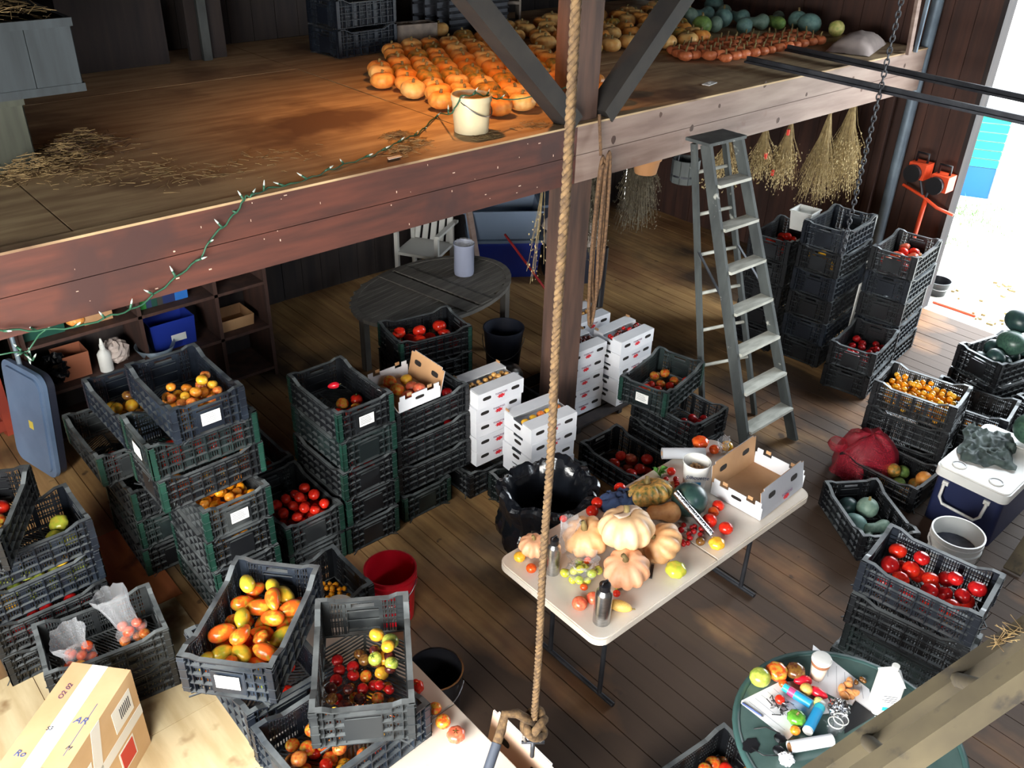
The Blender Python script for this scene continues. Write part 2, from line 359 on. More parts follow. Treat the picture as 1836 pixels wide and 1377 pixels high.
# ------------------------------------------------------------------ setting
XL, XR, YB, YF, ZC = -2.0, 8.8, 7.6, -3.6, 6.0
DY = 3.95; DZ = 2.5                       # loft front edge and deck height
fl = struct(MB().lim(XL, XR, YF, YB, -.12, -.03).build('floor', T['floor_gap']))
rnd = random.Random(3)
x = XL
while x < XR - .02:
    w = min(.142, XR - x); y = YF; cut = YF + rnd.uniform(2.5, 5.5)
    segs = []
    while y < YB: 
        e = min(cut, YB); segs.append((y, e)); y = e; cut = e + rnd.uniform(3.2, 5.5)
    for (a, b_) in segs:
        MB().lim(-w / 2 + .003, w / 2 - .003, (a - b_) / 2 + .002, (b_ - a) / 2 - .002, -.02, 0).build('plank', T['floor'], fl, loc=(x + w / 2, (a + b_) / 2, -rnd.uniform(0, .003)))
    x += w
for (x0, x1, y0, y1, m) in ((-1.2, .30, 2.2, 3.42, 'floor_pale'), (.304, 1.52, 2.2, 3.42, 'floor_pale'), (-.9, .30, 3.424, 4.30, 'floor_pale'), (.304, 1.15, 3.424, 4.30, 'floor_pale'), (.40, 1.20, 4.304, 5.15, 'floor_orange')):
    MB().lim(x0, x1, y0, y1, 0, .006).build('plywood_sheet', T[m], fl)

def wall_boards(name, pts, zr, mat, w=.22, th=.03, axis='x', at=0, sgn=1):
    a, b_ = pts; root = struct(MB().lim(*((a, b_, at + (0 if sgn > 0 else -.1) + .02 * sgn, at + (.1 if sgn > 0 else 0) + .02 * sgn) if axis == 'x' else (at + (0 if sgn > 0 else -.1) + .02 * sgn, at + (.1 if sgn > 0 else 0) + .02 * sgn, a, b_)), zr[0], zr[1]).build(name, T['darkwood']))
    p = a
    while p < b_ - .03:
        q = min(p + w, b_); j = rnd.uniform(-.004, .004)
        if axis == 'x': MB().lim(p + .003, q - .003, at - .01 + j, at + .025 + j, zr[0], zr[1]).build('wall_board', mat, root)
        else: MB().lim(at - .01 + j, at + .025 + j, p + .003, q - .003, zr[0], zr[1]).build('wall_board', mat, root)
        p = q
    return root
wall_boards('wall_back', (XL, XR), (-.02, ZC), T['darkwood'], axis='x', at=YB)
wall_boards('wall_right', (3.44, YB), (-.02, ZC), T['wallred'], axis='y', at=XR)
struct(MB().lim(XR, XR + .1, .4, 3.44, 3.62, ZC).build('wall_right_header', T['darkwood']))
struct(MB().lim(XR, XR + .1, YF, .4, -.02, ZC).build('wall_right_corner', T['darkwood']))
struct(MB().lim(XR - .06, XR + .12, 3.395, 3.438, -.02, 3.62).build('trim_1', T['darkwood']))
lw = MB(); lw.lim(XL - .1, XL, YF, -1.3, -.02, ZC).lim(XL - .1, XL, 2.7, YB, -.02, ZC).lim(XL - .1, XL, -1.3, 2.7, -.02, 1.1).lim(XL - .1, XL, -1.3, 2.7, 3.5, ZC)
struct(lw.build('wall_left', T['darkwood']))
wf = MB(); wf.lim(XL, 1.95, YF - .1, YF, -.02, ZC).lim(3.25, XR, YF - .1, YF, -.02, ZC).lim(1.95, 3.25, YF - .1, YF, -.02, 4.15).lim(1.95, 3.25, YF - .1, YF, 5.05, ZC)  # gap high in the wall made up for the fill light
struct(wf.build('wall_front', T['darkwood']))
struct(MB().lim(XL, XR, YF, YB, ZC, ZC + .1).build('ceiling', T['darkwood']))
gr = struct(MB().lim(XR + .101, 70, -50, 60, -.16, -.05).build('ground', T['ground']))
tag(gr, 'sunlit pale gravel yard outside the open barn door', 'ground')

# loft deck
LR = 8.62
deck = struct(MB().lim(XL, LR, DY + .05, YB - .02, DZ - .045, DZ - .02).build('loft_deck', T['darkwood']))
for i, x0 in enumerate((-1.43, 1.01, 3.45, 5.89, 8.33)):
    for j in range(3):
        y0 = DY + .0 + 1.22 * j; x1 = min(x0 + 2.44, LR); a = max(x0, XL)
        if y0 < YB - .1:
            zz = DZ - rnd.uniform(0, .003)
            MB().lim(a + .004, x1 - .004, y0 + .004, min(y0 + 1.22, YB - .03) - .004, DZ - .02, zz).build('plywood_sheet', T['deck'], deck)
for x0 in [XL + .3 + .61 * k for k in range(17)]:
    MB().lim(x0, x0 + .045, DY + .12, YB - .03, DZ - .25, DZ - .047).build('joist', T['darkwood'], deck)
for (x0, x1, m) in ((XL, 4.06, 'beam_red'), (4.064, LR, 'beam_pale')):
    for (z0, z1) in ((2.127, 2.308), (2.312, DZ - .006)):
        o = MB().lim(x0, x1, DY, DY + .05, z0, z1).build('fascia_board', T[m], deck)
for (x0, x1) in ((XL, 4.06), (4.064, LR)):
    MB().lim(x0, x1, DY - .006, DY + .06, DZ - .004, DZ + .008).build('edge_strip', T['deck'], deck)
# paint flecks on the red fascia
fk = MB()
for k in range(34):
    x0 = rnd.uniform(.7, 3.9); z0 = rnd.uniform(2.14, 2.48); l = rnd.uniform(.003, .018); h = rnd.uniform(.002, .008)
    if rnd.random() < .5: l, h = h * .6, l * .8
    fk.box((x0, DY - .001, z0), (l, .003, h))
stuff(fk.build('paint_fleck', T['paint_fleck'], deck))

# knots in the pale fascia
for (px, py) in ((1185, 205), (1290, 190), (1372, 152), (1446, 170), (1530, 140), (1545, 160), (1395, 215), (1100, 250), (1622, 118), (1240, 230)):
    q = PY(px, py, DY - .0004); a_ = rnd.uniform(.012, .024)
    MB().poly([(q.x + a_ * math.cos(2 * math.pi * k / 9), DY - .0006, q.z + a_ * rnd.uniform(.8, 1.5) * math.sin(2 * math.pi * k / 9)) for k in range(9)], .0006, (0, 1, 0)).build('knot', T['post'], deck)
# post and braces
post = thing('timber_post', 'square timber post with two diagonal braces at the loft edge', 'post', (4.18, 4.10, 0))
MB().lim(-.1, .1, -.1, .1, 0, DZ - .05).build('lower_post', T['post'], post)
MB().lim(-.1, .1, -.1, .1, DZ + .002, ZC - .01).build('upper_post', T['post'], post)
MB().bar((-.13, -.08, .02 + DZ), (-1.28, -.08, 1.12 + DZ), .11, .165, (0, 1, 0)).build('brace', T['brace'], post)
MB().bar((.15, -.08, .02 + DZ), (1.30, -.08, 1.15 + DZ), .11, .165, (0, 1, 0)).build('brace', T['brace'], post)

# door-side pipe and poles
o = MB().tube([(8.70, 4.0, .0), (8.70, 4.0, ZC - .02)], .055, 14).build('drain_pipe', T['greymetal'], smooth=True, auto=50)
tag(o, 'upright grey metal pipe on the wall beside the big door', 'pipe')
o = MB().lim(8.60, 8.66, 4.14, 4.18, 0, 2.12).build('wooden_batten', T['wallred']); tag(o, 'thin upright wooden batten under the loft beside the grey pipe', 'batten')
for (a, b_, lab) in (((6.53, 4.46, 2.535), (6.50, -.4, 2.50), 'longer dark metal track bridging the gap nearest the loft post'), ((7.26, 4.56, 2.535), (6.93, -.4, 2.52), 'dark metal track bridging the gap nearest the big door')):
    t = thing('metal_track', lab, 'track', a)
    d = Vector(b_) - Vector(a)
    MB().bar((0, 0, 0), d, .075, .018).build('flange', T['metaldark'], t)
    MB().bar((0, 0, .025), d + Vector((0, 0, .025)), .022, .032).build('web', T['metaldark'], t)
# brackets of the loft end: two short uprights
for (px, lab, lean) in ((1640, 'pale wooden stud leaning at the far loft corner', -.12), (1652, 'thin grey upright strip at the far loft corner', 0)):
    q = P(px, 100 if lean else 96, DZ)
    o = MB().bar((0, 0, 0), (lean, .05 if lean else 0, 1.6), .06 if lean else .025, .03).build('wall_stud' if lean else 'metal_strip', T['beam_pale'] if lean else T['greymetal'], loc=(min(q.x, 8.5), q.y + .06, DZ + .002))
    tag(o, lab, 'stud' if lean else 'strip')
# ------------------------------------------------------------------ harvest crates
CL, CW, CH = .60, .40, .218
def long_prof(u):
    a = abs(u)
    if a > .235: return CH
    if a > .165: return CH - (0.235 - a) / .07 * .030
    return CH - .030
def end_prof(u):
    a = abs(u)
    if a > .150: return CH
    if a > .115: return CH - (.15 - a) / .035 * .014
    return CH - .014
def crate_wall(length, prof, end):
    """wall in its own plane: u along x, outward is -y, base z = 0"""
    h = length / 2; m = MB()
    ti = .004
    # slotted inner sheet
    u = -h + .05
    zones = []
    step = .0135
    while u < h - .05:
        zones.append(u); u += step
    for u in zones:
        top = prof(u) - .012
        solid = (abs(abs(u) - (.075 if end else .10)) < .012) or (not end and abs(u) < .012)
        if end and abs(u) < .072: continue
        m.box((u, 0, (top + .012) / 2), (step + .001 if solid else .0055, ti, top - .012))
    for s in (-1, 1): m.box((s * (h - .027), 0, CH / 2), (.054, ti, CH - .01))
    zs = (.006, .060, .114, .166)
    for z in zs:
        if end and z > .05 and z < .13:
            for s in (-1, 1): m.box((s * (h / 2 + .036), -.008, z), (h - .072, .020, .0045))
        else: m.box((0, -.008, z), (length - .004, .020, .0045))
    for z in (.087, .140): m.box((0, -.001, z), (length - .02, .006, .006))
    if end:   # plain plate and grip
        m.box((0, -.014, .088), (.140, .005, .120)); m.box((0, -.004, .026), (.148, .012, .006))
        for s in (-1, 1): m.box((s * .071, -.007, .09), (.005, .016, .15))
        for s in (-1, 1): m.box((s * .061, 0, .178), (.022, ti, .030))
        m.box((0, -.006, .158), (.148, .014, .006)); m.box((0, -.004, .196), (.150, .010, .012))
    nr = 5 if end else 8
    for k in range(nr + 1):
        u = -h + .012 + k * (length - .024) / nr
        if end and abs(u) < .071: continue
        t = prof(u) - .006; m.box((u, -.008, t / 2), (.004, .018, t))
    for s in (-1, 1):
        for q in (.026, .044): m.box((s * (h - q), -.008, CH / 2), (.003, .018, CH - .01))
    return m
def crate_rim(length, prof):
    h = length / 2; m = MB(); us = [-h, -.235, -.165, .165, .235, h] if length > .5 else [-h, -.15, -.115, .115, .15, h]
    for a, b_ in zip(us[:-1], us[1:]):
        za, zb = prof(a * .9999), prof(b_ * .9999)
        vs = [(a, -.018, za), (a, .006, za), (b_, .006, zb), (b_, -.018, zb)]
        m.add([(x_, y_, z_ - .007) for x_, y_, z_ in vs] + vs, [(3, 2, 1, 0), (4, 5, 6, 7), (0, 1, 5, 4), (1, 2, 6, 5), (2, 3, 7, 6), (3, 0, 4, 7)])
    return m
def crate_base():
    m = MB(); m.lim(-CL / 2 + .01, CL / 2 - .01, -CW / 2 + .01, -CW / 2 + .03, .002, .008).lim(-CL / 2 + .01, CL / 2 - .01, CW / 2 - .03, CW / 2 - .01, .002, .008)
    m.lim(-CL / 2 + .01, -CL / 2 + .03, -CW / 2 + .03, CW / 2 - .03, .002, .008).lim(CL / 2 - .03, CL / 2 - .01, -CW / 2 + .03, CW / 2 - .03, .002, .008)
    for s in (-.1, .1): m.box((s, 0, .005), (.012, CW - .06, .0055))
    m.box((0, 0, .005), (CL - .06, .012, .0055))
    for k in range(26):                                   # slanted slats, herringbone
        x0 = -.262 + k * .021
        for s in (-1, 1):
            q = Matrix.Rotation(s * R(35), 3, 'Z')
            m.box((x0, s * .088, .005), (.006, .205, .005), mat=q)
    return m
_cm = {}
def crate_meshes(mat, corner):
    k = (mat.name, corner.name if corner else '')
    if k in _cm: return _cm[k]
    L = crate_wall(CL - .008, long_prof, False).mesh('long_wall', mat); E_ = crate_wall(CW - .008, end_prof, True).mesh('end_wall', mat)
    RL = crate_rim(CL, long_prof); b0 = len(RL.v)
    for p in range(len(RL.v)): RL.v[p] = (RL.v[p][0], RL.v[p][1] - CW / 2 + .018, RL.v[p][2])
    half = MB(); half.add(RL.v, RL.f); r2 = MB().add(RL.v, RL.f).xf(Matrix.Rotation(math.pi, 4, 'Z')); half.add(r2.v, r2.f)
    RE = crate_rim(CW, end_prof)
    for s in (1, -1):
        q = MB().add([(v[0], v[1] - CL / 2 + .018, v[2]) for v in RE.v], RE.f).xf(Matrix.Rotation(s * math.pi / 2, 4, 'Z')); half.add(q.v, q.f)
    RM = half.mesh('rim', mat)
    cp = MB().lim(-.006, .026, -.006, -.001, .012, CH - .01).lim(-.006, -.001, -.006, .026, .012, CH - .01)
    for z in (.035, .09, .14, .19): cp.lim(-.008, .03, -.008, -.001, z - .002, z + .002).lim(-.008, -.001, -.008, .03, z - .002, z + .002)
    CPm = cp.mesh('corner_post', corner or mat)
    B_ = crate_base().mesh('base_grid', mat)
    _cm[k] = (L, E_, RM, CPm, B_); return _cm[k]
_cardm = None
def crate(cx, cy, zb, rot, label, mat='crate', corner=None, card=None, group='black vented harvest crates', tilt=(0, 0)):
    """rot = direction of the long side; card: 'e-','e+' = paper card on that short end, 'l-','l+' on a long side"""
    t = thing('harvest_crate', label, 'crate', (cx, cy, zb), 0, group, rot=(R(tilt[0]), R(tilt[1]), R(rot)))
    L, E_, RM, CPm, B_ = crate_meshes(T[mat], T[corner] if corner else None)
    put('base_grid', B_, t)
    put('long_wall', L, t, (0, -CW / 2 + .022, 0)); put('long_wall', L, t, (0, CW / 2 - .022, 0), (0, 0, math.pi))
    put('end_wall', E_, t, (-CL / 2 + .022, 0, 0), (0, 0, -math.pi / 2)); put('end_wall', E_, t, (CL / 2 - .022, 0, 0), (0, 0, math.pi / 2))
    put('rim', RM, t)
    for sx, sy, a in ((-1, -1, 0), (1, -1, 90), (1, 1, 180), (-1, 1, 270)):
        put('corner_post', CPm, t, (sx * (CL / 2 - .004), sy * (CW / 2 - .004), 0), (0, 0, R(a)))
    if card:
        global _cardm
        if _cardm is None:
            m = MB(); m.lim(-.052, .052, -.0025, 0, -.036, .036); m.m = 1
            rr = random.Random(5)
            for q in range(5): m.lim(-.045, -.045 + rr.uniform(.03, .085), -.0032, -.0026, .024 - q * .011, .0265 - q * .011)
            _cardm = m.mesh('paper_card', [T['label'], T['ink']])
        pos = {'e-': ((-CL / 2 - .0005, 0, .100), -90), 'e+': ((CL / 2 + .0005, 0, .100), 90), 'l-': ((.0, -CW / 2 - .004, .11), 0), 'l+': ((0, CW / 2 + .004, .11), 180)}[card]
        put('paper_card', _cardm, t, pos[0], (0, 0, R(pos[1])))
    return t
def level(n, k):
    """ordinal of crate k counted from the top in a stack of n (k counted from the floor)"""
    i = n - 1 - k
    return 'top' if i == 0 else ('bottom' if k == 0 else ORD[i] + '-from-top')
def stack(cx, cy, rot, n, where, mat='crate', corner=None, card=None, z0=0.0, jit=.008, rj=1.5, seed=0, mats=None, tops=None):
    rr = random.Random(seed + int(cx * 100) + int(cy * 37)); out = []
    for k in range(n):
        lab = f'{level(n, k)} {"crate" if n > 1 else "crate"} of {where}'
        mm = mats[k % len(mats)] if mats else mat
        dx, dy, dr = (0, 0, 0) if k == n - 1 else (rr.uniform(-jit, jit), rr.uniform(-jit, jit), rr.uniform(-rj, rj))
        out.append(crate(cx + dx, cy + dy, z0 + .22 * k, rot + dr, (tops if (tops and k == n - 1) else lab), mm, corner, card if k == n - 1 else None))
    return out

# ------------------------------------------------------------------ produce shapes
def fruit(name, seg=14, rings=9, lobes=0, depth=0.0, flat=.85, dimple=.12, taper=0.0, long=None, curve=0.0):
    """unit radius fruit about its centre; z is the stem axis"""
    vs = []; fs = []
    n = seg if not lobes else max(seg, lobes * 3)
    for i in range(rings + 1):
        th = math.pi * i / rings
        for j in range(n):
            ph = 2 * math.pi * j / n
            rr = math.sin(th); z = math.cos(th) * flat
            if lobes: rr *= 1 + depth * (abs(math.cos(lobes * ph / 2)) - .7) * (.35 + .65 * math.sin(th))
            z -= dimple * math.exp(-(math.sin(th) / .38) ** 2) * (1 if z > 0 else -.45)
            rr *= 1 + taper * math.cos(th)
            x = rr * math.cos(ph); y = rr * math.sin(ph)
            if curve: x += curve * (1 - (z / max(flat, .1)) ** 2)
            vs.append((x, y, z))
    for i in range(rings):
        for j in range(n):
            fs.append((i * n + j, i * n + (j + 1) % n, (i + 1) * n + (j + 1) % n, (i + 1) * n + j)[::-1])
    return MB().add(vs, fs).mesh(name, V['red'], smooth=True)
F = {'tomato': fruit('round_tomato', 14, 9, flat=.86, dimple=.10), 'beef': fruit('ribbed_tomato', 24, 9, lobes=7, depth=.14, flat=.72, dimple=.16),
     'cherry': fruit('cherry_tomato', 10, 7, flat=.97, dimple=.03), 'plum': fruit('plum_tomato', 12, 10, flat=1.55, dimple=.05, taper=-.10),
     'horn': fruit('horn_tomato', 12, 12, flat=1.75, dimple=.04, taper=.24, curve=.18), 'pumpkin': fruit('ribbed_pumpkin', 30, 10, lobes=10, depth=.17, flat=.72, dimple=.20),
     'squat': fruit('squat_pumpkin', 48, 12, lobes=12, depth=.30, flat=.60, dimple=.24), 'tan': fruit('ridged_tan_pumpkin', 40, 12, lobes=10, depth=.20, flat=.74, dimple=.20),
     'melon': fruit('oval_melon', 18, 11, flat=1.22, dimple=.02), 'round': fruit('round_melon', 16, 11, flat=.96, dimple=.03)}
def neck_squash(name, body, neck, ln, bend, mat='bluesq', seg=14):
    m = MB(); pts = []; rs = []
    for i in range(15):
        t = i / 14; x = (t - .42) * ln
        rb = body * math.sqrt(max(0, 1 - ((t - .28) / .30) ** 2)) if t < .5 else 0
        rn = neck * math.sqrt(max(0, 1 - max(0, (t - .82) / .19) ** 2)) if t > .2 else 0
        s = min(1, max(0, (t - .25) / .35)); s = s * s * (3 - 2 * s)
        r_ = max(.004, (rb if t < .28 else body * (1 - s) + neck * s) if t < .6 else rn)
        if t < .28: r_ = max(.004, rb)
        pts.append((x, bend * math.sin(t * 2.6), 0)); rs.append(r_)
    m.tube(pts, rs, seg); return m.mesh(name, V[mat], smooth=True)
F['neck'] = neck_squash('necked_squash', 1.0, .55, 3.4, .35); F['long'] = neck_squash('long_squash', .8, .62, 3.6, .5); F['butternut'] = neck_squash('butternut_squash', 1.0, .66, 3.1, .1)
def stem_mesh(r1, h, k):
    m = MB(); m.tube([(0, 0, -.01), (r1 * .2, 0, h * .5), (r1 * .9, r1 * .3, h)], [r1 * 1.6, r1, r1 * 1.1], 6); return m.mesh('stem', T['drystem'], smooth=True)
STEM = stem_mesh(.012, .035, 0); STEM_S = stem_mesh(.007, .05, 0)
def calyx_mesh():
    m = MB()
    for k in range(5):
        a = k * 2 * math.pi / 5; c, s = math.cos(a), math.sin(a)
        m.add([(0, 0, .006), (c * .4 - s * .10, s * .4 + c * .10, .10), (c * .95, s * .95, -.02), (c * .4 + s * .10, s * .4 - c * .10, .10)], [(0, 1, 2, 3), (3, 2, 1, 0)])
    m.tube([(0, 0, 0), (.1, 0, .5)], .10, 5); return m.mesh('calyx', T['greenstem'])
CALYX = calyx_mesh()
def pack(n, hx, hy, rads, rr, z0=0.0, bias=None, tries=9, zmax=None, cx=0, cy=0):
    """drop spheres into a box of half size hx, hy: none overlap, each lies on the floor or on others"""
    out = []
    for i in range(n):
        r_ = rads(rr); best = None
        for k in range(tries):
            x = cx + rr.uniform(-hx + r_, hx - r_); y = cy + rr.uniform(-hy + r_, hy - r_); z = z0 + r_
            for (a, b_, c, q) in out:
                d2 = (x - a) ** 2 + (y - b_) ** 2; s = r_ + q
                if d2 < s * s: z = max(z, c + math.sqrt(s * s - d2) * .97)
            sc = z + (bias(x, y) if bias else 0)
            if zmax and z + r_ > zmax: sc += 9
            if best is None or sc < best[0]: best = (sc, x, y, z)
        if zmax and best[3] + r_ > zmax + .02: continue
        out.append((best[1], best[2], best[3], r_))
    return out
SHAPEN = {'tomato': 'tomato', 'beef': 'ribbed_tomato', 'cherry': 'cherry_tomato', 'plum': 'plum_tomato', 'horn': 'pointed_tomato'}
COLN = {'red': 'red', 'deepred': 'crimson', 'orange': 'orange', 'peach': 'peach', 'yellow': 'yellow', 'gold': 'golden', 'green': 'yellow_green', 'lime': 'green', 'mixed': 'two_tone', 'black': 'dark', 'brown': 'olive', 'salmon': 'pink', 'redorange': 'orange_red', 'pepper': 'orange', 'peppery': 'yellow', 'nut': 'amber'}
def vname(sh, colr): return (COLN[colr] + '_' if colr in COLN else '') + SHAPEN.get(sh, 'tomato')
def fill(cr, n, kinds, r0, r1, label, cat='tomato', group=None, seed=1, hx=.262, hy=.165, cx=0, cy=0, bias=None, zmax=None, calyx=0.0, tries=9, z0=.0085, name=None):
    """kinds: list of (shape, colour, weight); lays fruit into crate cr as things of their own"""
    rr = random.Random(seed); mw = cr.matrix_basis.copy(); mw = Matrix.Translation(cr.location) @ cr.rotation_euler.to_matrix().to_4x4()
    tot = sum(k[2] for k in kinds)
    for (x, y, z, q) in pack(n, hx, hy, lambda g: g.uniform(r0, r1), rr, z0, bias, tries, zmax, cx, cy):
        u = rr.uniform(0, tot)
        for sh, colr, w in kinds:
            u -= w
            if u <= 0: break
        p = mw @ Vector((x, y, z)); me = F[sh]
        if sh in ('plum', 'horn'): rot = (R(90) + rr.uniform(-.25, .25), rr.uniform(-.2, .2), rr.uniform(0, 6.28)); sc = q * .92
        else: rot = (rr.uniform(-.5, .5), rr.uniform(-.5, .5), rr.uniform(0, 6.28)); sc = q
        o = put(name or vname(sh, colr), me, None, p, rot, sc, V[colr])
        rel = p - mw @ Vector((0, 0, 0)); fh = Vector((_fwd.x, _fwd.y, 0)).normalized(); a_ = rel.dot(fh); c_ = rel.x * _right.x + rel.y * _right.y; half = max(.04, min(hx, hy) * .55)
        zone = {(-1, -1): 'near left', (-1, 0): 'near side', (-1, 1): 'near right', (0, -1): 'left side', (0, 0): 'centre', (0, 1): 'right side', (1, -1): 'far left', (1, 0): 'far side', (1, 1): 'far right'}[((a_ > half) - (a_ < -half), (c_ > half) - (c_ < -half))]
        lab = label
        if len(kinds) > 1 and ' tomato ' in label: lab = COLN.get(colr, '').replace('_', '-') + ' ' + {'beef': 'ribbed ', 'plum': 'oblong ', 'horn': 'pointed ', 'cherry': 'cherry '}.get(sh, '') + 'tomato ' + label.split(' tomato ', 1)[1]
        ws = (lab + ', ' + zone).split(); tag(o, ' '.join(ws) if len(ws) <= 16 else lab, cat, group or label)
        if calyx and rr.random() < calyx:
            put('calyx', CALYX, o, (0, 0, .72 if sh == 'beef' else .80), None, .55)

# ---- column under the loft beam (A) and its neighbours
A = stack(2.38, 4.25, 90, 5, 'the five-crate column with a white card, left of the open tomato box', mat='crate', corner='teal', card='e-', mats=['crate', 'crate', 'crate', 'crate_green', 'crate'], tops='top crate with white card on the five-crate column, a few red tomatoes inside')
fill(A[4], 9, [('tomato', 'red', 4), ('tomato', 'mixed', 1)], .034, .042, 'red tomato lying in the top crate of the five-crate column', seed=4, cx=-.10, cy=-.02, hx=.15, hy=.14, calyx=.4)
o = put('chili_pepper', F['horn'], None, Vector((2.40, 4.36, 1.02)), (R(80), .3, 1.0), .022, V['pepred']); tag(o, 'small crimson pepper on a thin rack in the five-crate column\'s top crate', 'pepper'); put('stem', STEM_S, o, (0, 0, 1.5), None, 14)
for k in (1, 2): fill(A[k], 6, [('tomato', 'deepred', 1)], .035, .04, f'dark red tomato behind the slots of the {level(5, k)} crate of the five-crate column', seed=40 + k, hy=.16, cx=-.17, hx=.09)
Bs = [crate(2.84, 4.275, 0, 90, 'bottom end-on crate with green corners below the open tomato box', 'crate_green', 'teal')]
for k in range(3): Bs.append(crate(2.93, 4.20 + .006 * k, .22 * (k + 1), -1 + k, ['lowest', 'middle', 'upper'][k] + ' of three crates turned sideways below the open tomato box', 'crate'))
fill(Bs[3], 9, [('tomato', 'deepred', 1)], .034, .042, 'dark red tomato behind the slots right under the open tomato box', seed=9, cy=-.09, hy=.07)
fill(Bs[2], 7, [('tomato', 'deepred', 1)], .034, .042, 'dark red tomato behind slots, two crates below the open tomato box', seed=10, cy=-.09, hy=.07)
Cs = stack(3.53, 4.92, -10, 4, 'the dark stack of large red tomatoes in front of the oval table', mat='crate', corner='teal', tops='top crate of big red tomatoes before the dark oval table')
fill(Cs[3], 14, [('beef', 'red', 3), ('tomato', 'red', 1)], .046, .060, 'big red tomato in the crate before the dark oval table', seed=12, zmax=.23, hx=.25)
# ---- big left pile (D)
D3 = stack(1.47, 4.165, 90, 4, 'the crate pile with orange tomatoes, lower stack', mat='crate', corner='teal', card='e-', mats=['crate_green', 'crate', 'crate', 'crate_dusty'], tops='dusty crate of orange tomatoes with white card, half under the sideways crates')
fill(D3[3], 52, [('tomato', 'gold', 3), ('tomato', 'orange', 2)], .025, .030, 'orange tomato in the dusty crate below the sideways crates', seed=21, cx=-.12, hx=.145, zmax=.20)
fill(D3[2], 14, [('tomato', 'gold', 1)], .026, .03, 'orange tomato behind the slots beneath the dusty crate', seed=22, cx=-.215, hx=.045)
D2 = [crate(1.41, 4.175, .88, 1, 'lower of two teal-ended crates turned sideways on the left pile', 'crate', 'teal'), crate(1.40, 4.17, 1.10, -1, 'upper of two teal-ended crates turned sideways on the left pile', 'crate_green', 'teal', card='e-')]
fill(D2[0], 17, [('tomato', 'orange', 2), ('tomato', 'yellow', 1), ('tomato', 'redorange', 1)], .026, .032, 'orange tomato behind the slots of the lower sideways crate', seed=23, cy=-.115, hy=.05)
fill(D2[1], 17, [('tomato', 'red', 1)], .028, .034, 'red tomato behind the slots of the upper sideways crate', seed=24, cy=-.115, hy=.05)
D1 = crate(1.42, 4.20, 1.32, 90, 'topmost crate of the left pile with white card and small orange tomatoes', 'crate_blue', None, card='e-')
fill(D1, 52, [('tomato', 'orange', 3), ('tomato', 'yellow', 3), ('tomato', 'peach', 3)], .026, .033, 'small orange tomato in the topmost crate of the left pile', seed=25, cx=-.11, cy=.0, hx=.16, hy=.15, zmax=.2)
D0 = stack(1.31, 4.87, 90, 3, 'the low stack hidden behind the left pile', mat='crate', corner='teal', seed=3, mats=['crate', 'crate_green', 'crate'])
D0b = crate(1.21, 5.02, .66, 90, 'grey-rimmed crate with few red tomatoes at the back of the left pile', 'crate_dusty', 'teal')
fill(D0b, 8, [('tomato', 'red', 1)], .032, .04, 'red tomato in the grey-rimmed crate at the back', seed=27, cx=-.16, hx=.10)
D0a = crate(1.37, 4.99, .88, 91, 'dark crate of mustard tomatoes behind the topmost crate of the left pile', 'crate_blue', None)
fill(D0a, 15, [('tomato', 'brown', 1), ('tomato', 'yellow', 2)], .036, .046, 'mustard yellow tomato in the crate behind the left pile', seed=28, cx=-.06, hx=.2, cy=.04, hy=.12)
E_s = stack(1.965, 4.25, 90, 2, 'the low stack of bright red tomatoes left of the five-crate column', mat='crate_dusty', corner='teal', tops='crate of bright red tomatoes left of the five-crate column')
fill(E_s[1], 58, [('tomato', 'red', 1)], .030, .038, 'bright red tomato heaped in the crate left of the five-crate column', seed=29, cx=-.12, hx=.14, zmax=.25)
Fs = stack(1.98, 4.90, 90, 2, 'the dark stack of orange-red cherry tomatoes behind the red tomatoes', mat='crate', tops='dark crate of orange-red cherry tomatoes behind the bright red ones')
fill(Fs[1], 60, [('cherry', 'redorange', 1)], .018, .022, 'orange-red cherry tomato in the dark crate behind the left pile', seed=30, cx=-.02, cy=-.0, hx=.25, hy=.15, bias=lambda x, y: -.0, zmax=.2)
# ---- far left stack (G)
G = stack(.50, 4.40, 0, 4, 'the blue-black stack at the left edge', mats=['crate', 'crate', 'crate_blue', 'crate_blue'], tops='blue-black crate with three heirloom tomatoes on the left-edge stack')
fill(G[3], 5, [('beef', 'salmon', 1), ('beef', 'green', 1), ('tomato', 'green', 1)], .046, .056, 'big heirloom tomato in the blue-black left-edge crate', seed=33, cx=.17, hx=.11, hy=.15, zmax=.2)
fill(G[2], 12, [('tomato', 'lime', 2), ('tomato', 'yellow', 1)], .038, .045, 'greenish yellow tomato behind slots of the left-edge stack', seed=34, cy=-.11, hy=.055)
fill(G[1], 10, [('tomato', 'deepred', 1)], .032, .040, 'dark red tomato behind slots of the left-edge stack', seed=35, cy=-.11, hy=.055)
G2 = crate(.33, 4.385, .885, 61, 'black crate set askew on top of the left-edge stack', 'crate')
fill(G2, 16, [('tomato', 'red', 1), ('tomato', 'orange', 1), ('tomato', 'mixed', 1)], .036, .044, 'mixed tomato in the askew crate at the left edge', seed=36, zmax=.19)
# ---- crates with the plastic bags (H)
H_ = stack(.638, 3.88, -8, 2, 'the pair beside the shipping carton', mats=['crate', 'crate_dusty'], tops='dusty crate holding two clear bags of tomatoes beside the shipping carton')
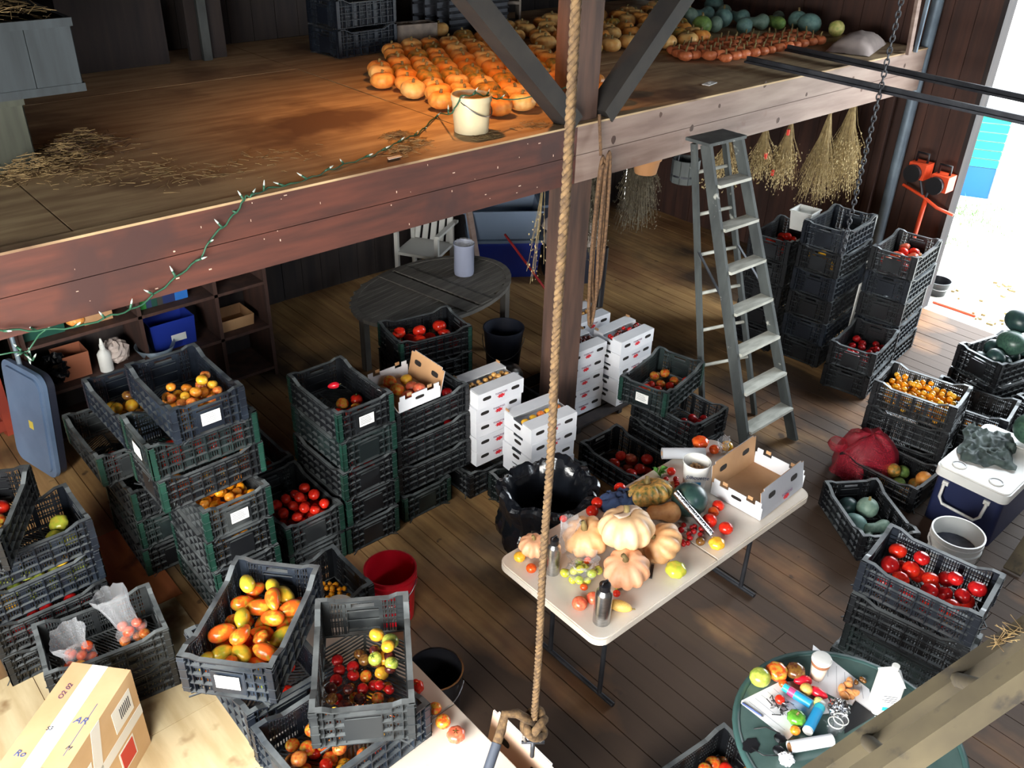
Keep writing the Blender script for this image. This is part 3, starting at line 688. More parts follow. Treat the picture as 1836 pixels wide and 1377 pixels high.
# ---- foreground crates on the second folding table (I)
I4 = crate(1.02, 2.745, .748, 90, 'blue-black crate lowest on the white table at lower left', 'crate_blue')
fill(I4, 12, [('tomato', 'mixed', 1), ('tomato', 'red', 1)], .026, .032, 'tomato in the lowest crate under the pepper-shaped tomatoes', seed=40)
I3 = crate(1.115, 2.205, .748, 3, 'blue-black crate at the bottom edge with red and yellow tomatoes', 'crate_blue')
fill(I3, 44, [('tomato', 'mixed', 3), ('tomato', 'red', 2), ('tomato', 'yellow', 2), ('tomato', 'peach', 2)], .027, .034, 'red and yellow tomato in the bottom-edge crate on the table', seed=41, calyx=.3, zmax=.16)
I1 = crate(1.035, 2.755, .972, 41, 'blue-black crate of pepper-shaped tomatoes with a white card', 'crate_blue', None, card='e-')
I2 = crate(1.272, 2.272, .972, 57, 'worn black crate of mixed dark and yellow heirlooms in the foreground', 'crate_dusty')
fill(I1, 36, [('horn', 'pepper', 3), ('plum', 'pepper', 3), ('plum', 'peppery', 2), ('beef', 'mixed', 2), ('tomato', 'red', 1)], .033, .043, 'orange and green heirloom tomato in the foreground crate with card', seed=43, zmax=.19, tries=14)
fill(I1, 5, [('tomato', 'red', 1), ('tomato', 'lime', 1)], .016, .020, 'little tomato between the pepper-shaped ones', seed=44, cx=-.2, hx=.06, z0=.0095)
fill(I2, 42, [('tomato', 'black', 4), ('tomato', 'brown', 3), ('tomato', 'deepred', 2), ('tomato', 'mixed', 2)], .021, .028, 'dark heirloom tomato in the worn foreground crate', seed=45, cx=-.05, hx=.21, cy=.015, hy=.15, zmax=.14, calyx=.15, tries=14)
fill(I2, 10, [('tomato', 'green', 2), ('tomato', 'lime', 2), ('tomato', 'yellow', 1)], .029, .040, 'yellow-green tomato in the worn foreground crate', seed=46, cx=.10, cy=-.09, hx=.12, hy=.075, calyx=.5, zmax=.14, tries=14)
I5 = stack(1.50, 3.235, 0, 3, 'the stack behind the foreground crates, beside the red bucket', mats=['crate', 'crate', 'crate'], tops='black crate of golden cherry tomatoes beside the red bucket')
fill(I5[2], 46, [('cherry', 'gold', 1)], .013, .016, 'golden cherry tomato in the crate beside the red bucket', seed=47, cx=.17, hx=.10, hy=.15, zmax=.13)
# ---- around the step ladder (J)
J2 = stack(4.80, 3.40, 90, 2, 'the pair of black crates at the ladder foot', tops='black crate of crimson tomatoes at the ladder foot')
fill(J2[1], 14, [('tomato', 'deepred', 1)], .030, .038, 'crimson tomato in the crate at the ladder foot', seed=50, cx=-.17, cy=.0, hx=.10, zmax=.2)
J1 = crate(4.75, 3.56, .44, 12, 'black crate with white card stacked askew by the step ladder', 'crate_green', 'teal', card='e-')
fill(J1, 16, [('tomato', 'red', 2), ('tomato', 'mixed', 2), ('tomato', 'brown', 1)], .033, .042, 'red or orange tomato in the askew crate by the ladder', seed=51, zmax=.18)
J3 = crate(4.24, 3.40, 0, 90, 'black crate of tomatoes on the floor behind the folding table', 'crate')
fill(J3, 13, [('tomato', 'red', 3), ('beef', 'salmon', 1), ('tomato', 'brown', 1)], .038, .048, 'red tomato in the floor crate behind the folding table', seed=52, cx=-.08, hx=.17, zmax=.2)
J4 = crate(4.10, 4.55, 0, 90, 'dark crate on the floor behind the timber post', 'crate')
# ---- tall stacks by the door (K)
K1 = stack(6.97, 4.07, 8, 5, 'the tall stack with a white tub, nearest the wall', tops='top crate of the tall stack nearest the loft, few tomatoes inside')
fill(K1[4], 14, [('tomato', 'red', 1)], .034, .042, 'red tomato in the tall stack nearest the loft', seed=60)
K2 = stack(7.06, 3.61, 6, 6, 'the tallest stack in the middle by the door', mats=['crate', 'crate_blue'], tops='empty top crate of the tallest stack by the door')
fill(K2[4], 8, [('tomato', 'yellow', 1)], .034, .042, 'yellow tomato behind slots of the tallest stack', seed=61, cx=-.18, hx=.08)
K3 = stack(7.54, 3.19, 7, 5, 'the stack at the door edge', mats=['crate', 'crate_blue'], tops='top crate of striped tomatoes on the stack at the door edge')
fill(K3[4], 16, [('beef', 'salmon', 1), ('tomato', 'mixed', 1), ('tomato', 'red', 1)], .040, .050, 'striped red tomato on top of the stack at the door edge', seed=62, zmax=.2)
K4 = stack(6.90, 3.06, 10, 2, 'the low pair in front of the door-edge stack', tops='low crate of dark red tomatoes in front of the door-edge stack')
fill(K4[1], 22, [('tomato', 'deepred', 1)], .030, .036, 'dark red tomato in the low crate before the door-edge stack', seed=63, zmax=.2)
# ---- yellow cherry crate, melon crate, squash crate (L, M, N)
L_ = stack(6.11, 2.19, -80, 3, 'the stack of yellow cherry tomatoes near the door', tops='crate full of yellow cherry tomatoes near the door')
fill(L_[2], 195, [('cherry', 'yellow', 3), ('cherry', 'gold', 2)], .020, .024, 'yellow cherry tomato in the full crate near the door', seed=70, zmax=.18, tries=5)
L2 = stack(6.62, 1.98, -80, 2, 'the low pair between cherry tomatoes and watermelons', tops='crate of golden tomatoes between cherry tomatoes and watermelons')
fill(L2[1], 22, [('cherry', 'gold', 1)], .020, .024, 'golden tomato in the low crate beside the watermelons', seed=71, cx=.0, cy=-.1, hy=.065, zmax=.2)
M_ = stack(7.20, 2.06, -13, 3, 'the watermelon stack in the doorway', tops='crate heaped with dark watermelons in the doorway')
_rs = random.Random(74); _mw = Matrix.Translation(M_[2].location) @ M_[2].rotation_euler.to_matrix().to_4x4(); _q = iter([.078, .075, .08, .076, .078, .074, .112, .106])
for (x, y, z, q) in pack(8, .262, .165, lambda g: next(_q), _rs, .010, tries=40):
    big = q > .1
    o = put('watermelon', F['melon'] if big else F['round'], None, _mw @ Vector((x, y, z)), (R(82), .1, x * 20), q * (.88 if big else 1), V['melon' if q > .11 else 'darkmelon'])
    tag(o, 'large striped-green watermelon topmost in the doorway crate' if q > .11 else ('second large dark watermelon at the back of the doorway crate' if big else 'small dark green melon in the doorway crate'), 'watermelon', 'melons in the doorway crate')
M2 = stack(7.18, 1.53, -12, 2, 'the black pair right of the watermelons', mats=['crate'])
M3 = crate(7.95, 1.92, 0.02, 14, 'black crate standing on its side in the doorway', 'crate', tilt=(0, 0))
N_ = crate(5.05, 1.905, 0, 56, 'black crate of grey-green squash on the floor by the white bucket', 'crate')
for (x, y, s, a, sh, c, q) in ((-.19, .07, 1, 20, 'neck', 'greysq', .055), (-.02, .09, 1, 200, 'melon', 'bluesq', .07), (.17, .06, 1, 80, 'melon', 'darkmelon', .065), (-.06, -.05, 1, 150, 'long', 'greysq', .055), (.10, -.05, 1, 30, 'round', 'greysq', .075), (-.20, -.07, 1, 300, 'neck', 'bluesq', .050)):
    mw = Matrix.Translation(N_.location) @ N_.rotation_euler.to_matrix().to_4x4()
    o = put('squash', F[sh], None, mw @ Vector((x, y, .012 + q + (.03 if abs(y) < .06 else 0))), (R(75) if sh in ('melon',) else 0, R(0), R(a)), q, V[c]); tag(o, {'neck': 'crooked-neck grey-green squash in the floor crate', 'melon': 'smooth dark green squash in the floor crate', 'long': 'long pale green squash across the floor crate', 'round': 'round grey-green squash with stem in the floor crate'}[sh], 'squash', 'squash in the floor crate')
    put('stem', STEM, o, (0, 0, .9) if sh in ('round', 'melon') else (1.95 if sh == 'neck' else 2.0, .3, 0), None if sh in ('round', 'melon') else (0, R(90), 0), 9)
N2 = crate(5.665, 2.085, 0, 90, 'black crate of small squash behind the grey-green squash crate', 'crate')
fill(N2, 9, [('round', 'pumpkin_green', 1), ('round', 'greensq', 1), ('round', 'pumpkin', 1)], .050, .062, 'small orange or green squash in the crate beside the cooler', cat='squash', seed=73, name='small_squash', cx=-.1, hx=.19, zmax=.2)
# ---- lower right (Q) and bottom edge (O)
Q = stack(3.96, 1.10, -82, 4, 'the lower-right stack under the red tomatoes', jit=.02, rj=4, mats=['crate_green', 'crate_green', 'crate', 'crate_blue'], corner=None, tops='blue-black crate of glossy red tomatoes at lower right')
fill(Q[3], 22, [('tomato', 'deepred', 2), ('tomato', 'red', 2), ('beef', 'red', 1)], .040, .050, 'glossy red tomato in the lower-right crate', seed=80, zmax=.2)
fill(Q[2], 26, [('tomato', 'brown', 1), ('tomato', 'deepred', 1)], .022, .026, 'dark tomato behind slots in the lower-right stack', seed=81, cy=.11, hy=.055)
O_ = crate(2.53, 1.30, 0, -6, 'black crate of tomatoes under the round glass table edge', 'crate')
fill(O_, 13, [('tomato', 'red', 2), ('tomato', 'mixed', 2)], .034, .042, 'red tomato in the crate under the glass table edge', seed=82, cx=.16, hx=.11, zmax=.2)
# ---- under the white boxes (P)
crate(3.45, 4.095, 0, 0, 'black crate under the taller white box stack', 'crate'); crate(3.58, 3.655, 0, 2, 'black crate with white tag under the front white box stack', 'crate_green', None, card='e-')
# ------------------------------------------------------------------ shared small builders
from mathutils import noise as NZ
_txt = {}
def text_mesh(s, size, mat, shear=0.0):
    k = (s, size, mat.name)
    if k in _txt: return _txt[k]
    c = bpy.data.curves.new('lettering', 'FONT'); c.body = s; c.size = size; c.align_x = 'CENTER'; c.align_y = 'CENTER'; c.extrude = .0006; c.shear = shear; c.resolution_u = 3
    o = bpy.data.objects.new('lettering', c); COL.objects.link(o)
    dg = bpy.context.evaluated_depsgraph_get(); me = bpy.data.meshes.new_from_object(o.evaluated_get(dg)); me.materials.clear(); me.materials.append(mat); me.name = 'lettering'
    bpy.data.objects.remove(o); bpy.data.curves.remove(c); _txt[k] = me; return me
def crumple(name, sx, sy, amp, mat, n=26, seed=0, round_=True, hump=.04, parent=None):
    """crumpled cloth lying on a surface"""
    m = MB(); vs = []; fs = []
    for i in range(n + 1):
        for j in range(n + 1):
            u, v = i / n * 2 - 1, j / n * 2 - 1
            if round_:
                k = 1 + .16 * NZ.noise((u * 2.1 + seed, v * 2.1, 3)); x, y = u * math.sqrt(1 - v * v / 2) * k, v * math.sqrt(1 - u * u / 2) * k
            else:
                x = u + .28 * NZ.noise((v * 1.6, u * 1.6, seed + 2)); y = v + .28 * NZ.noise((u * 1.6, v * 1.6, seed + 8))
            d = max(0, 1 - (x * x + y * y)) if round_ else max(.12, 1 - max(abs(u), abs(v)) ** 3)
            rid = max(-.6, 1 - abs(NZ.noise((x * 2.4 + seed, y * 2.4 + .8 * x, seed * .3))) * 3.2) + .45 * max(-.5, 1 - abs(NZ.noise((x * 4.6 + seed, y * 4.6, 2.2))) * 3)
            z = .004 + (hump * d ** .6 + amp * (rid * .7 + .5 + .35 * NZ.noise((x * 5 + seed, y * 5, 1)))) * min(1, d * 2.2)
            vs.append((x * sx + .05 * sx * NZ.noise((y * 4, x * 4, seed)), y * sy + .05 * sy * NZ.noise((x * 4, y * 4, seed + 5)), max(.003, z)))
    for i in range(n):
        for j in range(n):
            a = i * (n + 1) + j; fs.append((a, a + n + 1, a + n + 2, a + 1))
    m.add(vs, fs); b0 = len(vs)
    o = m.build(name, mat, parent, smooth=True)
    so = o.modifiers.new('thickness', 'SOLIDIFY'); so.thickness = .003; so.offset = -1 if False else 0
    return o
def oval(m, c, ax, ay, rx, ry, nrm, th=.0012, n=14):
    c = Vector(c); ax = Vector(ax).normalized(); ay = Vector(ay).normalized()
    def sp(v): return math.copysign(abs(v) ** .6, v)
    m.poly([c + ax * rx * sp(math.cos(2 * math.pi * k / n)) + ay * ry * sp(math.sin(2 * math.pi * k / n)) for k in range(n)], th, nrm)

# ------------------------------------------------------------------ white tomato boxes
BW, BD, BH = .40, .30, .118
def box_meshes():
    body = MB(); t = .004
    body.lim(-BW / 2, BW / 2, -BD / 2, BD / 2, 0, t).lim(-BW / 2, BW / 2, -BD / 2, -BD / 2 + t, t, BH - .004).lim(-BW / 2, BW / 2, BD / 2 - t, BD / 2, t, BH - .004)
    for s in (-1, 1):
        x0, x1 = (-BW / 2, -BW / 2 + t) if s < 0 else (BW / 2 - t, BW / 2)
        body.lim(x0, x1, -BD / 2 + t, BD / 2 - t, t, BH - .022).lim(x0, x1, -BD / 2 + t, -BD / 2 + .10, BH - .022, BH - .002).lim(x0, x1, BD / 2 - .10, BD / 2 - t, BH - .022, BH - .002)
    flap = MB().lim(-BW / 2 + .006, BW / 2 - .006, -BD / 2, -BD / 2 + .105, BH - .004, BH)
    hole = MB(); oval(hole, (0, 0, 0), (1, 0, 0), (0, 0, 1), .036, .0135, (0, -1, 0), .0012)
    tab = MB().lim(-.018, .018, -.003, .003, 0, .020)
    logo = MB(); pts = []
    for k in range(14):
        a = 2 * math.pi * k / 14; r_ = .030 if k % 2 else .019; pts.append((r_ * math.cos(a) * 1.25, 0, r_ * .62 * math.sin(a)))
    logo.poly(pts, .001, (0, -1, 0))
    line = MB().lim(-.0015, 0, -.06, .06, 0, .0015)
    return [body.mesh('box_body', T['cardwhite']), flap.mesh('top_flap', T['cardwhite']), hole.mesh('hand_hole', T['hole']), tab.mesh('corner_tab', T['cardbrown']), logo.mesh('tomato_emblem', T['redprint'])]
WBM = box_meshes(); WTX = text_mesh('TOMATOES', .020, T['purple'])
def tomato_box(x, y, z, rz, label, top=False):
    b = thing('tomato_box', label, 'box', (x, y, z), R(rz), 'white cardboard tomato boxes')
    put('box_body', WBM[0], b); put('top_flap', WBM[1], b); put('top_flap', WBM[1], b, None, (0, 0, math.pi))
    for sx in (-.125, .125): put('hand_hole', WBM[2], b, (sx, -BD / 2 - .0006, .070))
    for s in (-1, 1): put('hand_hole', WBM[2], b, (s * (BW / 2 + .0006), .0, .062), (0, 0, s * math.pi / 2))
    put('lettering', WTX, b, (.0, -BD / 2 - .0012, .072), (R(90), 0, 0), (1, 1, 1))
    put('tomato_emblem', WBM[4], b, (.0, -BD / 2 - .0005, .048))
    if top:
        for sx in (-1, 1): put('corner_tab', WBM[3], b, (sx * (BW / 2 - .01), BD / 2 - .02, BH - .004), (0, 0, R(90)))
    return b
def box_fruit(b, n, kinds, r0, r1, label, seed, z0=.055):
    fill(b, n, kinds, r0, r1, label, seed=seed, hx=.185, hy=.042, z0=z0, zmax=.118)
def box_stack(x, y, z0, rz, n, where, seed, kinds, r0, r1, cnt, flabel):
    rr = random.Random(seed)
    for k in range(n):
        b = tomato_box(x + rr.uniform(-.006, .006), y + rr.uniform(-.006, .006), z0 + .12 * k, rz + rr.uniform(-1.5, 1.5), f'{level(n, k)} white tomato box of {where}', k == n - 1)
    box_fruit(b, cnt, kinds, r0, r1, flabel, seed)
box_stack(3.45, 4.08, .222, -2, 5, 'the five-box stack left of the timber post', 1, [('cherry', 'nut', 1)], .016, .020, 26, 'amber cherry tomato in the five-box stack')
box_stack(3.58, 3.66, .222, -3, 4, 'the front stack behind the black bin bag', 2, [('tomato', 'yellow', 1), ('tomato', 'peach', 1)], .028, .034, 11, 'yellow-orange tomato in the front white box')
box_stack(4.53, 4.28, .06, -2, 5, 'the stack right behind the timber post', 3, [('cherry', 'black', 1)], .016, .020, 20, 'dark cherry tomato in the box behind the post')
box_stack(5.00, 4.19, .06, 2, 5, 'the right stack near the ladder', 4, [('cherry', 'black', 1), ('cherry', 'deepred', 1)], .016, .020, 20, 'dark cherry tomato in the box near the ladder')
box_stack(4.93, 4.62, .06, -2, 5, 'the rear stack farthest from the folding table', 5, [('cherry', 'nut', 1)], .016, .020, 26, 'amber cherry tomato in the rear white box')
pl = thing('wooden_pallet', 'low wooden pallet under the three white box stacks', 'pallet', (4.83, 4.42, 0))
for k in range(6): MB().lim(-.52, .52, -.42 + k * .145, -.31 + k * .145, .040, .058).build('slat', T['darkwood'], pl)
for k in (-.5, -.02, .46): MB().lim(k, k + .04, -.42, .42, 0, .040).build('runner', T['darkwood'], pl)

# ------------------------------------------------------------------ open boxes with tall standing sides
def open_box(label, loc, rz, L, W, hl, ht_far, ht_near, lean_f, lean_n, out, inn):
    b = thing('open_box', label, 'box', loc, R(rz)); t = .004
    MB().lim(-L / 2, L / 2, -W / 2, W / 2, 0, t).build('box_floor', inn, b)
    for s, h, lean in ((1, ht_far, lean_f), (-1, ht_near, lean_n)):
        for nm, mt, off in (('side_panel', out, t / 2), ('side_lining', inn, -t / 2)):
            m = MB(); m.lim(-L / 2, L / 2, -.0012, .0012, 0, h - .015).lim(-L / 2 + .03, L / 2 - .03, -.0012, .0012, h - .015, h)
            o = m.build(nm, mt, b, loc=(0, s * (W / 2 + off), t), rot=(-s * R(lean), 0, 0))
        hm = MB()
        for sx in (-.26, .26):
            for d in (-1, 1): oval(hm, (sx * L, d * .0045, h * .62), (1, 0, 0), (0, 0, 1), .036, .018, (0, d, 0), .0012)
        hm.build('hand_hole', T['hole'], b, loc=(0, s * W / 2, t), rot=(-s * R(lean), 0, 0))
    for s in (-1, 1):
        m = MB(); x = s * (L / 2 + .002)
        m.lim(x - .002, x + .002, -W / 2, W / 2, 0, hl * .72).lim(x - .002, x + .002, -W / 2 + .01, -W / 2 + .05, hl * .72, hl).lim(x - .002, x + .002, W / 2 - .05, W / 2 - .01, hl * .72, hl).lim(x - .002, x + .002, -.06, .06, hl * .72, hl * .92)
        m.build('end_panel', T['cardwhite'], b)
        hm = MB(); oval(hm, (s * (L / 2 + .0042), 0, hl * .55), (0, 1, 0), (0, 0, 1), .035, .011, (s, 0, 0), .001); hm.build('hand_hole', T['hole'], b)
        for sy in (-1, 1): MB().lim(-.003, .003, -.016, .016, 0, .022).build('corner_tab', T['cardbrown'], b, loc=(x, sy * (W / 2 - .085), hl * .9), rot=(0, 0, 0))
    return b
ob = open_box('white and brown open box of tomatoes on the stacked crates', (2.82, 4.19, .882), 90, .36, .33, .115, .20, .19, 28, 14, T['cardwhite'], T['cardbrown'])
fill(ob, 8, [('tomato', 'mixed', 1), ('tomato', 'yellow', 1), ('tomato', 'salmon', 1)], .040, .052, 'orange tomato in the open box on the stacked crates', seed=90, hx=.17, hy=.155, z0=.005, zmax=.13)
c1 = P(1295, 873, .75); c2 = P(1350, 845, .75); c3 = P(1346, 941, .75); c4 = P(1435, 884, .75)
cc = (c1 + c2 + c3 + c4) / 4
ob2 = open_box('empty open brown box with grey standing sides on the folding table', (cc.x + .03, cc.y + .02, .749), 3, .46, .34, .115, .20, .19, 6, -10, T['cardgrey'], T['cardbrown'])
put('lettering', text_mesh('TOMATOES', .022, T['purple']), ob2, (0, -.188, .090), (R(80), 0, 0)); put('tomato_emblem', WBM[4], ob2, (0, -.186, .065), (R(-10), 0, 0))

# ------------------------------------------------------------------ folding tables
def fold_table(label, x0, x1, y0, y1, seam_axis, h=.745):
    t = thing('folding_table', label, 'table', ((x0 + x1) / 2, (y0 + y1) / 2, 0)); lx, ly = (x1 - x0) / 2, (y1 - y0) / 2
    def half(a0, a1, b0, b1, rnd_):
        rr = .07; pts = []
        for (cx, cy, s0, on) in ((a1, b1, 0, rnd_[0]), (a0, b1, 90, rnd_[1]), (a0, b0, 180, rnd_[2]), (a1, b0, 270, rnd_[3])):
            if not on: pts.append((cx, cy)); continue
            ox = cx + (-rr if cx == a1 else rr); oy = cy + (-rr if cy == b1 else rr)
            for k in range(7): a = R(s0 + 15 * k); pts.append((ox + rr * math.cos(a), oy + rr * math.sin(a)))
        m = MB(); m.poly([(p[0], p[1], h - .045) for p in pts], .037); b_ = len(m.v)
        cx_, cy_ = (a0 + a1) / 2, (b0 + b1) / 2
        m.poly([(p[0] - .006 * (1 if p[0] > cx_ else -1), p[1] - .006 * (1 if p[1] > cy_ else -1), h - .008) for p in pts], .008)
        return m.build('table_half', T['tabletop'], t)
    if seam_axis == 'x': half(-lx, -.0015, -ly, ly, (0, 1, 1, 0)); half(.0015, lx, -ly, ly, (1, 0, 0, 1))
    else: half(-lx, lx, -ly, -.0015, (0, 0, 1, 1)); half(-lx, lx, .0015, ly, (1, 1, 0, 0))
    for s in (-1, 1):
        m = MB(); 
        if seam_axis == 'x':
            a = s * (lx - .27); pts = lambda q: (a, q * (ly - .12))
        else:
            a = s * (ly - .27); pts = lambda q: (q * (lx - .12), a)
        for q in (-1, 1):
            p = pts(q * .75); MB().tube([(p[0], p[1], .02), (p[0], p[1], h - .05)], .014, 10).build('leg', T['metaldark'], t, smooth=True, auto=50)
        p0, p1 = pts(-1.15), pts(1.15); MB().tube([(p0[0], p0[1], .014), (p1[0], p1[1], .014)], .014, 10).build('foot_bar', T['metaldark'], t, smooth=True, auto=50)
        p0, p1 = pts(-.75), pts(.75); MB().tube([(p0[0], p0[1], .45), (p1[0], p1[1], .45)], .009, 8).build('cross_bar', T['metaldark'], t, smooth=True, auto=50)
        q = (s * (lx - .62), 0) if seam_axis == 'x' else (0, s * (ly - .62)); pm = pts(0)
        MB().tube([(pm[0], pm[1], .45), (q[0], q[1], h - .05)], .008, 8).build('brace', T['metaldark'], t, smooth=True, auto=50)
    return t
fold_table('white folding table heaped with pumpkins and squash', 2.355, 4.185, 1.925, 2.69, 'x')
fold_table('white folding table under the foreground crates at lower left', .85, 1.612, 1.185, 3.015, 'y')
TZ = .7455
def on_table(zx, zy, rz_, shape, colr, label, cat='tomato', z=TZ, org=(880, 760), sc=3.06, name=None, flat=None, rot=None, group=None, stem=None):
    px, py = org[0] + zx / sc, org[1] + zy / sc
    q = P(px, py, z + .03); dep = (q - CAM).dot(_fwd); r_ = rz_ / sc * dep / FPX
    fl_ = {'tomato': .80, 'beef': .72, 'cherry': .95, 'pumpkin': .72, 'tan': .76, 'squat': .62, 'plum': .95, 'round': .95, 'melon': 1.0}.get(shape, .9)
    q = P(px, py, z + r_ * fl_)
    o = put(name or vname(shape, colr), F[shape], None, (q.x, q.y, z + r_ * fl_ * 1.0), rot or (0, 0, zx), r_, V[colr]); tag(o, label, cat, group)
    if stem: put('stem', STEM, o, (0, 0, fl_ - .18), None, stem)
    return o
for a in ((158, 730, 33, 'tomato', 'yellow', 'orange-yellow tomato at the near left table corner'), (222, 792, 30, 'tomato', 'redorange', 'reddish tomato beside the hidden steel bottle'),
          (488, 985, 44, 'tomato', 'salmon', 'salmon pink tomato left of the steel bottle'), (560, 955, 38, 'tomato', 'salmon', 'pink tomato half behind the steel bottle'),
          (692, 895, 15, 'cherry', 'lime', 'tiny green tomato beside the pink pumpkin'), (690, 930, 22, 'tomato', 'red', 'small red tomato right of the steel bottle cap'),
          (1015, 800, 58, 'beef', 'green', 'large mustard heirloom tomato by the table seam'), (1240, 655, 45, 'beef', 'yellow', 'bright yellow heirloom tomato at the foil roll end'),
          (1150, 645, 26, 'tomato', 'brown', 'small olive tomato beside the dark cherry tomatoes'), (1290, 572, 40, 'tomato', 'red', 'red tomato beside the open box corner'),
          (1200, 530, 42, 'tomato', 'red', 'red oval tomato by the open box'), (1222, 482, 31, 'tomato', 'redorange', 'orange-red tomato between red ones by the open box'),
          (1248, 448, 34, 'tomato', 'red', 'red tomato farthest along the open box side'), (990, 260, 25, 'tomato', 'red', 'small red tomato left of the white bucket'),
          (708, 352, 33, 'tomato', 'red', 'red tomato behind the blue cloth'), (585, 432, 34, 'tomato', 'red', 'red tomato left of the blue cloth'),
          (556, 478, 35, 'tomato', 'red', 'red tomato above the orange pumpkin'), (398, 520, 22, 'tomato', 'red', 'red tomato at the table edge near the bin bag'),
          (1150, 100, 46, 'beef', 'redorange', 'large orange-red heirloom tomato at the far table end'), (1226, 140, 29, 'tomato', 'redorange', 'small orange tomato at the far table end'),
          (1296, 122, 33, 'tomato', 'yellow', 'yellow tomato at the far table end'), (1346, 145, 20, 'tomato', 'orange', 'little orange tomato behind the open box panel')):
    on_table(*a)
rr = random.Random(8)
for k in range(13):
    on_table(1085 + rr.uniform(-55, 70), 610 + rr.uniform(-58, 55), rr.uniform(13, 18), 'cherry', 'deepred', 'dark cherry tomato in the loose cluster by the foil roll', group='loose dark cherry tomatoes on the folding table')
for k in range(6):
    on_table(985 + rr.uniform(-40, 40), 315 + rr.uniform(-20, 35), rr.uniform(13, 17), 'cherry', 'deepred', 'dark cherry tomato beside the green and orange pumpkin', group='dark cherry tomatoes beside the pumpkin')
on_table(235, 668, 80, 'tan', 'pumpkin_pink', 'pale pink pumpkin at the near left corner', 'pumpkin', name='pumpkin', stem=9)
on_table(525, 620, 126, 'tan', 'pumpkin_tan', 'smooth tan pumpkin with green stem behind the cream one', 'pumpkin', name='pumpkin', stem=10, rot=(R(-14), R(-8), 1))
on_table(745, 795, 124, 'tan', 'pumpkin_pink', 'pinkish tan pumpkin nearest the table seam', 'pumpkin', name='pumpkin', stem=9, rot=(R(-10), R(6), 2))
on_table(940, 655, 116, 'tan', 'pumpkin_tan', 'tan ridged pumpkin tipped with its stem to the left', 'pumpkin', name='pumpkin', stem=9, rot=(R(-30), R(-42), 0))
pc = on_table(745, 700, 148, 'tan', 'pumpkin_cream', 'largest cream pumpkin with paper label resting on the others', 'pumpkin', name='pumpkin', rot=(R(-6), R(4), .4), stem=None)
q = P(880 + 745 / 3.06, 760 + 560 / 3.06, .96); pc.location = (q.x, q.y, .945)
put('stem', STEM, pc, (0, 0, .60), None, 9)
lb = MB()
pts = []
for (u, v) in ((.14, -.50), (.30, -.12), (.12, .42), (-.16, .30), (-.10, -.1)): 
    pts.append((u, v))
g = []
NL = 8
for i in range(NL + 1):
    for j in range(4): 
        v = -.62 + 1.12 * i / NL; u = -.17 + .34 * j / 3 + .10 * math.sin(i * .8); rr2 = math.hypot(u, v); z = .76 * math.sqrt(max(.05, 1 - rr2 * rr2 / 1.06)) - .10 * math.exp(-(rr2 / .38) ** 2) + .055; g.append((u, v, z))
lb.add(g, [(i * 4 + j, i * 4 + j + 1, i * 4 + j + 5, i * 4 + j + 4) for i in range(NL) for j in range(3)])
o = lb.build('paper_label', mk('beige_label', (196, 172, 152), rough=.6), pc, smooth=True, rot=(0, 0, R(60))); so = o.modifiers.new('thickness', 'SOLIDIFY'); so.thickness = .006
on_table(870, 375, 122, 'squat', 'carnival', 'green and orange deeply ribbed pumpkin', 'pumpkin', name='pumpkin', rot=(R(-24), R(4), 0), stem=8)
on_table(1090, 415, 98, 'round', 'darkmelon', 'dark green round watermelon on the folding table', 'watermelon', name='watermelon')
q = P(880 + 960 / 3.06, 760 + 490 / 3.06, .80); o = put('butternut_squash', F['butternut'], None, (q.x, q.y, .81), (0, 0, R(140)), .062, V['butternut']); tag(o, 'tan butternut squash lying behind the tipped pumpkin', 'squash'); put('stem', STEM, o, (1.75, .1, 0), (0, R(90), 0), 10)
q = P(880 + 712 / 3.06, 760 + 1000 / 3.06, .775); o = put('delicata_squash', F['plum'], None, (q.x, q.y, TZ + .030), (R(90), 0, R(30)), (.030, .030, .040), V['delicata']); tag(o, 'cream striped delicata squash beside the steel bottle', 'squash'); put('stem', STEM, o, (0, 0, 1.4), None, 12)
# steel bottles
def bottle(zx, zy, r_, h, label):
    q = P(880 + zx / 3.06, 760 + zy / 3.06, TZ); b = thing('water_bottle', label, 'bottle', (q.x, q.y, TZ))
    MB().lathe([(0, 0), (r_, 0), (r_, h * .76), (r_ * .93, h * .80), (r_ * .62, h * .86), (r_ * .6, h * .88)], 24).build('flask', T['steel'], b, smooth=True, auto=40)
    MB().lathe([(r_ * .66, h * .86), (r_ * .66, h * .99), (r_ * .55, h), (0, h)], 20).build('cap', T['blackplastic'], b, smooth=True, auto=40)
    MB().tube([(-r_ * .55, 0, h * .97), (-r_ * .3, 0, h * 1.08), (r_ * .3, 0, h * 1.08), (r_ * .55, 0, h * .97)], .005, 6).build('carry_loop', T['blackplastic'], b, smooth=True)
bottle(606, 1080, .043, .245, 'brushed steel bottle with black cap at the near table edge'); bottle(338, 812, .036, .225, 'steel bottle with black cap half hidden by the hanging rope')
